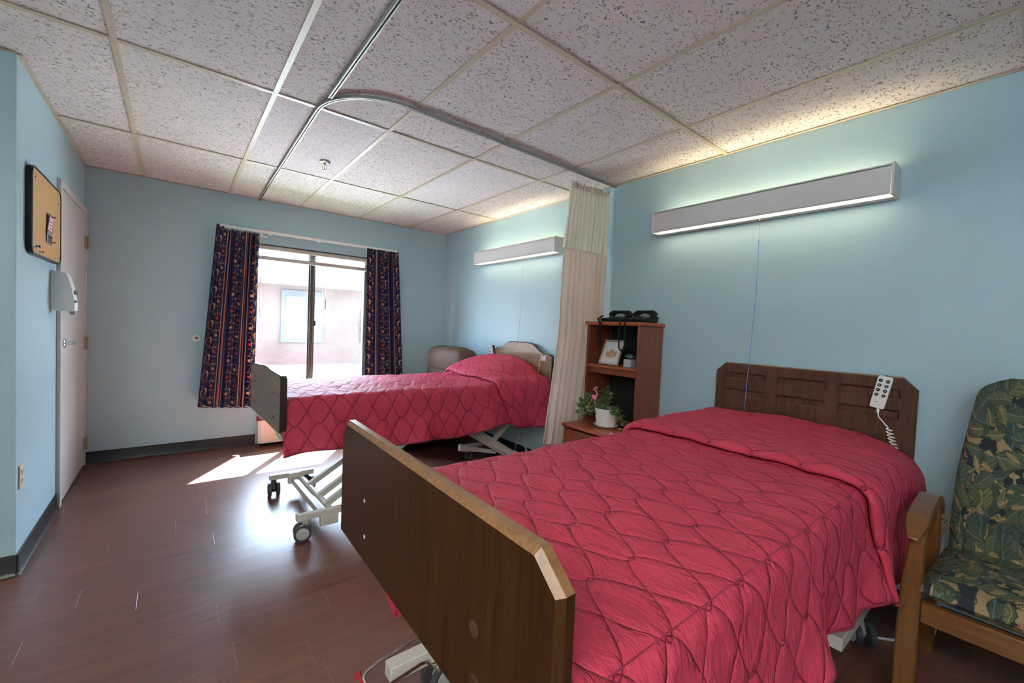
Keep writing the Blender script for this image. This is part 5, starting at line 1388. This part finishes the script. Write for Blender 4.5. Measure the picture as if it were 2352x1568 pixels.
    # small things on the cabinet top
    for k, (px, py, c, lab, ln) in enumerate(((2.425, 1.795, (0.72, 0.62, 0.36), 'cream oval tablet on the cabinet top, larger than the white one beside it', 0.016), (2.400, 1.728, (0.75, 0.75, 0.72), 'small white tablet on the cabinet top near the hutch side', 0.012), (2.262, 1.745, (0.72, 0.60, 0.40), 'cream tablet at the front edge of the cabinet top', 0.012))):
        m = MB(); m.ell((px, py, 0.6005+0.005), (0.007, ln, 0.005), 14, 8); tag(build('tablet', m, plain('tablet_coat', c, 0.4), origin=(px, py, 0.6)), lab, 'tablet', 'tablets left on the cabinet top')
plants()

def recliner():
    t = thing('recliner', 'brown leather recliner with puffed head cushion in the corner behind the far bed', 'recliner', (2.2, 4.2, 0))
    def puff(name, c, r, e=0.45, wr=0.0, mt='leather'):
        m = MB(); nu, nv = 44, 26
        def P(i, j):
            u = 2*PI*i/nu; v = -PI/2+PI*j/(nv-1)
            def se(a, e_): return math.copysign(abs(a)**e_, a)
            x = se(math.cos(v), e)*se(math.cos(u), e); y = se(math.cos(v), e)*se(math.sin(u), e); z = se(math.sin(v), e)
            w = 1+wr*(0.5*fnoise(x*3+c[0], y*2.5, z*2.5)+0.35*math.sin(y*13+2*fnoise(y*3, z*3))*max(0, x*-0.3+abs(y)**3))
            return (c[0]+r[0]*x*w, c[1]+r[1]*y*w, c[2]+r[2]*z*w)
        m.grid(P, nu, nv, closed_u=True); return build(name, m, mt, t, angle=3)
    puff('base', (2.12, 4.21, 0.16), (0.42, 0.36, 0.13), 0.35)
    puff('seat', (2.08, 4.17, 0.42), (0.38, 0.30, 0.12), 0.45, 0.04)
    for yy in (3.90, 4.54): puff('armrest', (2.12, yy, 0.40), (0.42, 0.10, 0.23), 0.5, 0.05)
    puff('backrest', (2.47, 4.19, 0.66), (0.15, 0.38, 0.26), 0.5, 0.04)
    puff('head_cushion', (2.45, 4.155, 0.885), (0.150, 0.415, 0.150), 0.62, 0.09)
    puff('footrest', (1.70, 4.17, 0.28), (0.06, 0.30, 0.14), 0.5, 0.04)
    f = MB()
    for x in (1.8, 2.4):
        for yy in (3.88, 4.46): f.cyl((x, yy, 0), (x, yy, 0.05), 0.03, 12)
    build('foot', f, 'black', t)
recliner()

def armchair():
    t = thing('armchair', 'wooden armchair with dark leaf patterned tapestry seat and tall back', 'armchair', (2.3, -0.03, 0))
    yc = -0.030
    for s in (1, -1):
        yo, yi = yc+s*0.298, yc+s*0.245      # outer, inner faces of the side frame
        fr = MB()
        # front leg: gently bowed, widening to the floor
        secs = [(0.0, 1.985, 2.045, 0.002), (0.25, 1.990, 2.052, 0.004), (0.45, 1.998, 2.058, 0.000), (0.55, 2.000, 2.060, -0.010), (0.62, 1.998, 2.060, -0.014), (0.655, 1.995, 2.062, -0.012)]
        vs = []
        for z, xa, xb, dy in secs:
            o = yo+s*dy; vs += [(xa, yi, z), (xb, yi, z), (xb, o, z), (xa, o, z)]
        fs = [(0, 1, 2, 3), tuple(4*(len(secs)-1)+j for j in (3, 2, 1, 0))]
        for i in range(len(secs)-1):
            for j in range(4): j2 = (j+1) % 4; fs.append((4*i+j, 4*i+j2, 4*i+4+j2, 4*i+4+j))
        fr.add(vs, fs); build('leg', fr, 'oak', t, bevel=0.006, seg=3)
        rl = MB(); rl.bar((2.385, (yo+yi)/2, 0.665), (2.50, (yo+yi)/2, 0.0), 0.045, 0.050, (1, 0, 0)); build('leg', rl, 'oak', t, bevel=0.006)
        build('side_rail', MB().bar((2.05, (yo+yi)/2, 0.355), (2.44, (yo+yi)/2, 0.325), 0.028, 0.075), 'oak', t, bevel=0.003)
        am = MB(); prof = []
        K = 14
        for i in range(K+1):
            q = i/K; x = 1.958+q*0.460
            zt = 0.668+0.038*math.sin(min(1, q*1.25)*PI*0.62)-0.026*max(0, 1-q*4.5)**1.5-0.070*max(0, q-0.72)/0.28*max(0, q-0.72)/0.28; th = 0.030+0.006*math.sin(q*PI)
            wo = 0.004; rnd = 0.0165*max(0.0, 1-q*6)**1.5
            prof.append((x, zt-rnd, zt-th+rnd*0.3, yo+s*wo-s*rnd, yi-s*0.006+s*rnd))
        vs = []
        for x, a, b, o, i_ in prof: vs += [(x, i_, b), (x, i_, a), (x, o, a), (x, o, b)]
        fs = [(0, 1, 2, 3), tuple(4*K+j for j in (3, 2, 1, 0))]
        for i in range(K):
            for j in range(4): j2 = (j+1) % 4; fs.append((4*i+j, 4*i+j2, 4*i+4+j2, 4*i+4+j))
        am.add(vs, fs); build('armrest', am, 'oakh', t, bevel=0.013, seg=4)
        pn = MB(); pn.add([(2.060, yi+s*0.006, 0.40), (2.40, yi+s*0.006, 0.40), (2.395, yi+s*0.006, 0.650), (2.062, yi+s*0.006, 0.660), (2.060, yi+s*0.014, 0.40), (2.40, yi+s*0.014, 0.40), (2.395, yi+s*0.014, 0.650), (2.062, yi+s*0.014, 0.660)], [(0, 1, 2, 3), (7, 6, 5, 4), (0, 4, 5, 1), (1, 5, 6, 2), (2, 6, 7, 3), (3, 7, 4, 0)])
    fr = MB(); fr.bar((2.025, yc-0.245, 0.362), (2.025, yc+0.245, 0.362), 0.030, 0.070); build('front_rail', fr, 'oakh', t, bevel=0.004)
    build('back_rail', MB().bar((2.46, yc-0.245, 0.300), (2.46, yc+0.245, 0.300), 0.030, 0.060), 'oakh', t, bevel=0.004)
    def pillow(name, P00, du, dv, nrm, th, outline, nu=36, nv=36, mt='tapestry', edge=0.30):
        """padded slab; outline(a in 0..1 along dv) -> half width factor"""
        m = MB(); P00, du, dv, nrm = map(Vector, (P00, du, dv, nrm)); nrm.normalize()
        def f(i, j, side):
            a = -1+2*i/(nu-1); b = j/(nv-1); w = outline(b)
            ea = (1-abs(a)**8)**0.5; eb = (1-abs(2*b-1)**10)**0.5
            h = th*(edge+(1-edge)*(1-a*a)**0.5*(1-(2*b-1)**4)**0.5) if 0 < i < nu-1 and 0 < j < nv-1 else th*edge*0.0
            h *= ea*eb if (0 < i < nu-1 and 0 < j < nv-1) else 0
            h += 0.0025*fnoise(a*4, b*5, side)*(1 if h > 0 else 0)
            q = P00+du*(a*w)+dv*b+nrm*(h if side > 0 else -h*0.8); return tuple(q)
        m.grid(lambda i, j: f(i, j, 1), nu, nv); m.grid(lambda i, j: f(i, j, -1), nu, nv)
        return build(name, m, mt, t, angle=3)
    # seat: slopes back
    pillow('seat', (1.995, yc, 0.440), (0, 0.262, 0), (0.50, 0, 0.012), (0.0, 0, 1), 0.052, lambda b: 1.0-0.10*b, edge=0.55)
    # back: lumbar cushion and the tall upper pad, both slightly reclined
    def ow(b):
        w = 1.0-0.10*b**1.3-0.20*max(0, b-0.35)**1.2
        if b > 0.86: w -= 0.34*((b-0.86)/0.14)**2.6
        return w
    pillow('lumbar_pad', (2.445, yc, 0.455), (0, 0.226, 0), (0.022, 0, 0.135), (-1, 0, 0.15), 0.050, lambda b: 1.0, nv=18, edge=0.55)
    pillow('backrest', (2.470, yc, 0.560), (0, 0.228, 0), (0.105, 0, 0.600), (-1, 0, 0.17), 0.046, ow, nv=44, edge=0.50)
    build('back_board', MB().prism([(yc-0.20, 0.40), (yc+0.20, 0.40), (yc+0.17, 1.10), (yc-0.17, 1.10)], lambda a, b, h: (h+0.17*(b-0.40), a, b), 2.500, 2.512), 'black', t, bevel=0.004)
armchair()

def cables():
    def cable(pts, r, mt, label, name='power_cable', cat='cable'):
        P = [Vector(p) for p in pts]; out = []
        for i in range(len(P)-1):
            p0, p1, p2, p3 = P[max(0, i-1)], P[i], P[i+1], P[min(len(P)-1, i+2)]
            for k in range(8):
                q = k/8; out.append(0.5*((2*p1)+(p2-p0)*q+(2*p0-5*p1+4*p2-p3)*q*q+(3*p1-p0-3*p2+p3)*q**3))
        out.append(P[-1]); o = build(name, MB().tube(out, r, 8), mt, origin=pts[0]); return tag(o, label, cat)
    z = 0.0045
    cable([(2.27, 3.52, z), (2.235, 3.44, z), (2.24, 3.37, z), (2.28, 3.24, z), (2.34, 3.10, z), (2.42, 2.98, z), (2.52, 2.86, z), (2.60, 2.72, z)], 0.0042, 'cable', 'pale cable curving around the caster of the far bed on the floor')
    cable([(2.702, 3.36, 0.180), (2.700, 3.22, 0.170), (2.700, 3.10, 0.105), (2.700, 3.0, 0.050), (2.702, 2.95, 0.030)], 0.0035, 'cable', 'thin pale cable sagging along the black baseboard behind the far bed')
    cable([(2.660, 3.07, 0.460), (2.662, 3.062, 0.30), (2.664, 3.055, 0.15), (2.664, 3.05, 0.05), (2.664, 3.03, 0.02)], 0.0045, 'cable', 'grey cable hanging straight down behind the quilt of the far bed')
    cable([(2.640, 3.02, 0.365), (2.640, 3.06, 0.350), (2.640, 3.10, 0.290), (2.635, 3.15, 0.18), (2.630, 3.18, 0.06)], 0.0035, 'cable', 'thin grey cable slanting from the black plug down to the adapter')
    cable([(2.25, 3.18, z), (2.34, 3.20, 0.030), (2.45, 3.16, 0.020), (2.54, 3.17, 0.010), (2.60, 3.18, 0.015)], 0.0035, 'cable', 'pale cable running across the floor to the adapter under the far bed')
    t = thing('plug_connector', 'black cable connector with clear tip hanging below the far bed quilt', 'connector', (2.64, 3.02, 0.37))
    build('body', MB().cyl((2.64, 3.02, 0.385), (2.64, 3.02, 0.425), 0.010, 12).cyl((2.64, 3.02, 0.425), (2.64, 3.02, 0.50), 0.004, 8), 'black', t)
    build('tip', MB().cyl((2.64, 3.02, 0.365), (2.64, 3.02, 0.385), 0.008, 12), 'white', t)
    t = thing('power_adapter', 'small white power adapter on the floor by the baseboard', 'adapter', (2.625, 3.18, 0))
    build('block', MB().rot_box((2.625, 3.19, 0.032), (0.07, 0.05, 0.055), 0.2), 'white', t, bevel=0.006)
    cable([(2.27, 0.62, z), (2.33, 0.50, z), (2.38, 0.40, z), (2.44, 0.33, z), (2.50, 0.27, z), (2.56, 0.235, 0.02), (2.575, 0.225, 0.06), (2.57, 0.222, 0.12), (2.60, 0.225, 0.22), (2.68, 0.235, 0.36), (2.722, 0.235, 0.44)], 0.0055, 'cable', 'pale cable from under the near bed looping behind the armchair leg')
cables()
